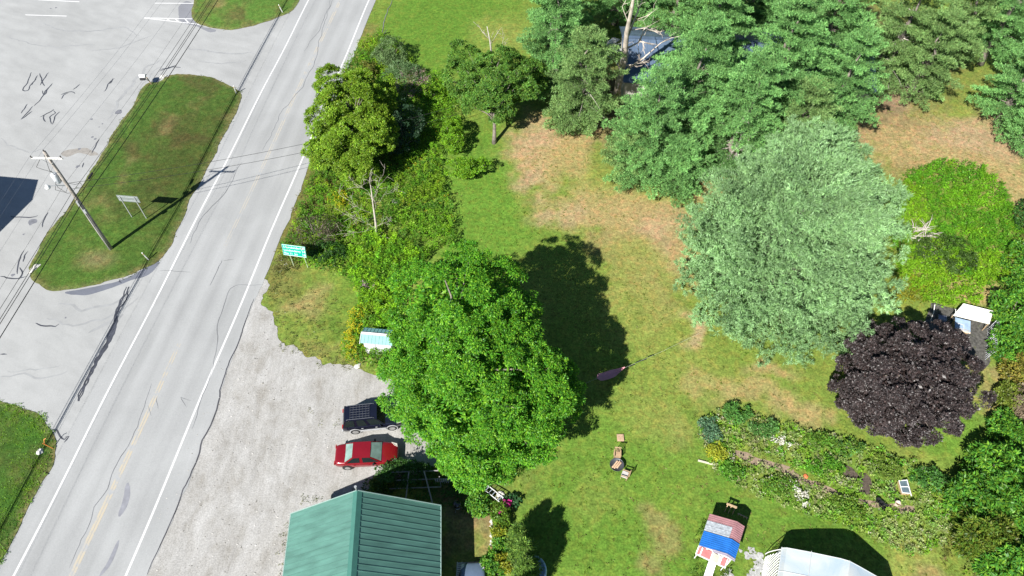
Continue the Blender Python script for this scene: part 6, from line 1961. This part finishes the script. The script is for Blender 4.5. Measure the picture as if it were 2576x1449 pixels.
for k, (u, v, rx, ry, rz, pl_, lab) in enumerate([
 (1785, 1085, .9, 1.1, .6, [(.08, .15, .08), (.05, .11, .06)], 'blue green cabbage clump at the upper left of the vegetable garden'),
 (1800, 1140, .8, .7, .5, [(.24, .25, .02), (.16, .20, .02)], 'yellow leaved squash clump near the left end of the vegetable garden'),
 (1850, 1045, 1.2, .8, .8, [(.05, .14, .03), (.07, .17, .03)], 'dark green clump on the top left corner of the vegetable garden'),
 (1920, 1080, 1.2, .8, .6, [(.06, .12, .03), (.05, .14, .03)], 'grassy dark clump on the upper edge of the vegetable garden'),
 (2060, 1115, 1.3, .7, .7, [(.06, .15, .02), (.10, .17, .02)], 'green clump right of the white flowers on the upper bed'),
 (2130, 1130, 1.2, .7, .7, [(.05, .13, .03), (.10, .17, .02)], 'tall row clump at the middle of the upper bed'),
 (2220, 1180, 1.4, 1.0, .8, [(.08, .14, .02), (.12, .17, .03)], 'green clump below the purple maple edge in the garden'),
 (2330, 1210, 1.4, 1.0, .8, P_DEEP, 'dark clump at the upper right of the garden'),
 (2070, 1175, 1.5, .8, .5, [(.05, .16, .015), (.08, .19, .015)], 'vivid green clump left of the dark soil plot'),
 (1960, 1225, 1.5, .7, .5, [(.06, .15, .02), (.10, .17, .02)], 'green clump in the lower left bed'),
 (2130, 1280, 1.6, .9, .5, [(.11, .17, .02), (.07, .15, .02)], 'green clump in the lower bed below the pots'),
 (1840, 1185, .9, .9, .5, [(.05, .16, .015), (.08, .17, .02)], 'bright green clump at the lower left of the garden')]):
    bush('garden_plant', lab, u, v, (rx * .8, ry * .8, rz * .62), 440 + k, [tuple(np.array(c_i) * 1.5) for c_i in pl_], n=40, per=38, cr=.26, leaf=.14, width=.6, group=GS, cat='plant', stems=3)
WF = [(.62, .60, .56), (.70, .68, .64)]
for k, (u, v, rx, ry, lab) in enumerate(((1955, 1108, .75, .3, 'white flower drift on the upper bed of the garden'), (1968, 1118, .35, .4, 'small white flower knot right of the upper drift'), (2000, 1235, .45, .6, 'upper white flower cluster by the pumpkin'), (2012, 1262, .5, .55, 'lower white flower cluster south of the pumpkin'))):
    weeds('white_flowers', lab, ell(u, v, rx, ry), 30, .6, WF, 460 + k, 'flowers', leaf=.14, w=.12, leaves=5, up=.3)
for k, (u, v) in enumerate(((965, 742), (940, 738))): weeds('joe_pye_weed', ('right', 'left')[k] + ' head of dusty pink flowers in the weeds above the maple', ell(u - 25, v, .35, .3), 30, 1.5, [(.33, .24, .27), (.2, .15, .14)], 470 + k, 'wild flowers', leaf=.14, w=.1, leaves=8, stuff=False)

# right hand hedge line
RG = 'shrubs along the right edge'
for k, (u, v, rx, ry, rz, pl_, n_, lab) in enumerate([
 (2545, 800, 2.0, 2.6, 1.7, P_LAUREL, 130, 'deep green shrub beside the white shelter'),
 (2565, 690, 1.7, 2.3, 1.5, P_LAUREL, 90, 'green shrub right of the dry path by the weed island'),
 (2585, 575, 1.6, 2.2, 1.3, P_DEEP, 70, 'dark shrub on the right edge above the dry path'),
 (2525, 885, 1.4, 1.5, 1.1, P_LAUREL, 70, 'green shrub right of the wire hoop fence'),
 (2560, 950, 1.3, 1.6, 1.0, [(.20, .19, .03), (.14, .17, .03), (.24, .19, .04)], 70, 'yellowing shrub below the hoop fence'),
 (2530, 1090, 1.5, 1.3, .9, P_LAUREL, 60, 'green shrub just above the big laurel mass'),
 (2575, 1030, 1.0, 1.8, .9, [(.17, .13, .09), (.20, .16, .11)], 60, 'brown twiggy bare shrub on the right edge'),
 (2535, 1010, .9, 1.0, .7, [(.15, .18, .03), (.10, .16, .02)], 40, 'small lime shrub left of the brown twiggy one'),
 ]):
    bush('shrub', lab, u, v, (rx, ry, rz), 480 + k, pl_, n=n_, per=55, cr=.34, leaf=.19, group=RG, width=.5, stems=40 if 'brown' in lab else 8)
for k, (u, v, rx, ry, rz, lab) in enumerate(((2480, 1190, 1.9, 1.6, 1.7, 'laurel like bush at the top of the big green mass in the lower right'), (2440, 1270, 1.9, 1.6, 1.5, 'laurel like bush at the left of the big green mass in the lower right'), (2530, 1260, 2.2, 2.0, 2.0, 'laurel like bush on the right edge of the big green mass'), (2450, 1360, 1.8, 1.5, 1.5, 'lime tinted bush low on the left of the big green mass'), (2530, 1440, 2.2, 1.6, 1.7, 'shaded bush in the bottom right corner'), (2585, 1340, 1.3, 1.3, 1.6, 'bush on the right edge above the bottom corner'))):
    bush('laurel_bush', lab, u, v, (rx, ry, rz), 500 + k, P_LAUREL if k != 3 else [(.12, .19, .02), (.17, .20, .03), (.07, .15, .02)], n=130, per=52, cr=.36, leaf=.26, group='laurel like bushes in the lower right', width=.36)
weeds('rough_grass', 'rough yellow green growth between the garden and the laurel bushes', disp([(2385, 1230), (2415, 1250), (2405, 1330), (2400, 1400), (2370, 1420), (2360, 1380), (2385, 1320)]), 9, .35, P_MIXED, 520, 'rough grass', leaf=.2, w=.05)
weeds('hedge_weeds', 'mixed weeds under the shrubs along the right edge', disp([(2576, 520), (2555, 600), (2560, 660), (2530, 740), (2505, 800), (2500, 860), (2505, 930), (2530, 980), (2520, 1050), (2500, 1100), (2470, 1140), (2420, 1220), (2420, 1449), (2500, 1520), (2700, 1520), (2700, 520)]), 7, .8, P_MIXED + P_LAUREL, 521, leaves=12)

# flower bed and conifers at the bottom middle
for k, (u, v, rx, ry, rz, pl_, lab) in enumerate([
 (1262, 1300, .55, .9, .55, [(.08, .19, .02), (.12, .22, .02)], 'bright lime plant just below the magenta flowers'),
 (1258, 1345, .5, .8, .45, [(.25, .27, .02), (.12, .20, .02)], 'yellow leaved plant in the middle of the flower bed'),
 (1262, 1392, .6, .8, .6, P_LAUREL, 'green plant below the yellow one in the flower bed'),
 (1240, 1432, .7, .8, .7, P_LAUREL, 'dense green shrub at the bottom of the flower bed'),
 (1268, 1425, .55, .5, .75, [(.27, .27, .02), (.18, .22, .02)], 'golden shrub at the bottom of the flower bed')]):
    bush('bed_plant', lab, u, v, (rx, ry, rz), 530 + k, pl_, n=45, per=45, cr=.2, leaf=.14, group='plants in the flower bed', cat='plant', stems=3)
PT = [(.09, .18, .03), (.17, .27, .045), (.05, .11, .025)]
for k, (u, v, h_, r_, lab) in enumerate(((1316, 1412, 3.8, 1.25, 'feathery conifer standing before the paddling pool, upper one'), (1322, 1458, 4.0, 1.35, 'feathery conifer before the paddling pool, middle one'), (1308, 1515, 4.2, 1.3, 'feathery conifer on the bottom edge beside the flower bed'), (1303, 1368, 3.0, .95, 'smallest feathery conifer, nearest the magenta flowers'))):
    x, y = G(u, v)
    pine('cedar_tree', lab, (x, y), h_, r_, 540 + k, PT, prof=lambda t: (1 - t) ** .8 * min(1, .8 + t), whorls=8, per_whorl=7, z0=.05, tuft=.26, bw=.04, blades=9, dens=1.3, cat='conifer', group='feathery conifers by the paddling pool', trunk_r=.08, deadlow=0, rise=.5, tip=.2, fish=True, swing=.5, pad=.7)
bush('hosta_clump', 'dark broad leaved clump in the shade right of the pale rocks', 1292, 1262, (.5, .35, .2), 550, [(.03, .09, .03), (.04, .12, .04)], n=18, per=18, cr=.2, leaf=.24, width=.6, cat='plant')
bush('climbing_vine', 'vine with lime tips climbing at the corner beside the red sedan', 958, 1232, (.5, .7, .55), 551, [(.05, .11, .02), (.04, .09, .02), (.14, .2, .02)], n=70, per=45, cr=.2, zc=.6, cat='vine')
bush('shrub', 'dark shrub over the timber arbor before the house', 1025, 1205, (2.0, .8, .8), 552, P_DEEP, n=60, per=45, zc=1.2)
bush('shrub', 'shrub with pale blossoms under the lower edge of the maple', 1205, 1272, (.7, .7, .5), 553, P_LAUREL, n=45, per=45)
weeds('shade_plants', 'low plants in the deep shade between the house and the maple', disp([(960, 1195), (1100, 1180), (1200, 1240), (1230, 1260), (1180, 1300), (1120, 1275), (900, 1235), (935, 1215)]), 8, .4, P_DEEP, 554)
weeds('garden_edge_grass', 'tufts of grass along the west wall of the house and shed corner', disp([(900, 1220), (860, 1245), (800, 1275), (725, 1300), (716, 1340), (706, 1430), (720, 1440), (735, 1300), (800, 1280), (905, 1240)]), 5, .12, [(.14, .16, .05), (.10, .13, .04)], 555, 'rough grass', leaf=.14, w=.03, leaves=7)
weeds('coop_grass', 'longer grass around the hen house front', disp([(1755, 1300), (1772, 1300), (1766, 1380), (1790, 1410), (1850, 1430), (1840, 1500), (1735, 1500), (1742, 1400)]), 8, .22, [(.06, .14, .015), (.09, .16, .02)], 556, 'rough grass', leaf=.2, w=.045)
# tall foxglove spires along the upper edge of the garden
for k, (u, v) in enumerate(((2290, 1060),)): pass
# fringe of grass blades over the island rims and lawn tufts
weeds('lawn_tufts', 'coarse grass tufts scattered over the lawn', disp([(1130, 460), (1500, 290), (2300, 200), (2576, 450), (2440, 1180), (2420, 1449), (1300, 1449), (1300, 1150), (1500, 900), (1150, 560)]), 1.6, .04, [(.14, .21, .02), (.17, .19, .03), (.075, .15, .012), (.22, .19, .07)], 560, 'grass', leaf=.13, w=.05, leaves=6, hvar=.5, up=.25, spread=.06, nscale=5)
weeds('island_tufts', 'short turf tufts on the main grass island by the utility pole', isl1, 9, .07, [(.06, .12, .02), (.08, .11, .03), (.05, .10, .02), (.12, .12, .045)], 570, 'grass', leaf=.12, w=.04, leaves=6, up=.3, spread=.06, nscale=3)
weeds('island_tufts', 'short turf tufts on the upper grass island at the top edge', isl2, 7, .07, [(.09, .15, .025), (.13, .14, .04), (.16, .14, .06)], 571, 'grass', leaf=.12, w=.04, leaves=6, up=.3, spread=.06, nscale=3)
GRW = [(.10, .13, .04), (.15, .17, .06), (.20, .18, .09)]
for k, (u, v, rx, ry, dn) in enumerate(((830, 1262, 2.2, .5, 7), (770, 880, 2.2, .7, 9), (850, 915, 1.8, .6, 9), (712, 1380, .5, 2.4, 6), (800, 1050, 1.2, .7, 2), (850, 1070, .8, .6, 2.5))):
    weeds('gravel_weeds', 'thin weeds sprouting through the gravel, patch %s' % ('beside the house corner', 'below the roadside grass', 'below the white shed', 'along the west wall of the house', 'in the open yard', 'left of the black car')[k], ell(u, v, rx, ry), dn, .10, GRW, 600 + k, 'weeds', leaf=.12, w=.035, leaves=8)
R3 = np.random.RandomState(91)
n = 5200
bx0, by0 = gravel_outline.min(0); bx1, by1 = gravel_outline.max(0)
px = bx0 + R3.rand(n) * (bx1 - bx0); py = by0 + R3.rand(n) * (by1 - by0)
dens = fbm(px, py, 3.0, 92, 3)
ok = inside(px, py, gravel_outline) & (R3.rand(n) < np.clip((dens - .35) * 3, .05, 1))
px, py = px[ok], py[ok]; n = len(px)
rr = .02 + .05 * R3.rand(n) ** 3
az = R3.rand(n) * 6.28
ang4 = az[:, None] + np.array((0, 1.57, 3.14, 4.71))
Vb = np.stack([px[:, None] + np.cos(ang4) * rr[:, None] * 1.2, py[:, None] + np.sin(ang4) * rr[:, None] * .9, np.full((n, 4), .018)], -1)
top_ = np.stack([px, py, .02 + rr * 1.1], -1)[:, None]
Vs = np.concatenate([Vb, top_], 1).reshape(-1, 3)
b5 = (np.arange(n) * 5)[:, None]
Fs = np.concatenate([b5 + np.array((0, 1, 4)), b5 + np.array((1, 2, 4)), b5 + np.array((2, 3, 4)), b5 + np.array((3, 0, 4))], 0)
cs = np.repeat(pal([(.22, .21, .19), (.36, .35, .33), (.15, .145, .135), (.45, .44, .42)], n, R3, .15), 5, axis=0)
gs_ = np_mesh('loose_stones', Vs, Fs, leaf_mat('stone_chips', 0.0, 0.0), None, cs)
tag(gs_, 'loose stone chips scattered over the gravel yard', 'gravel', None, 'stuff')
bpy.context.view_layer.update()
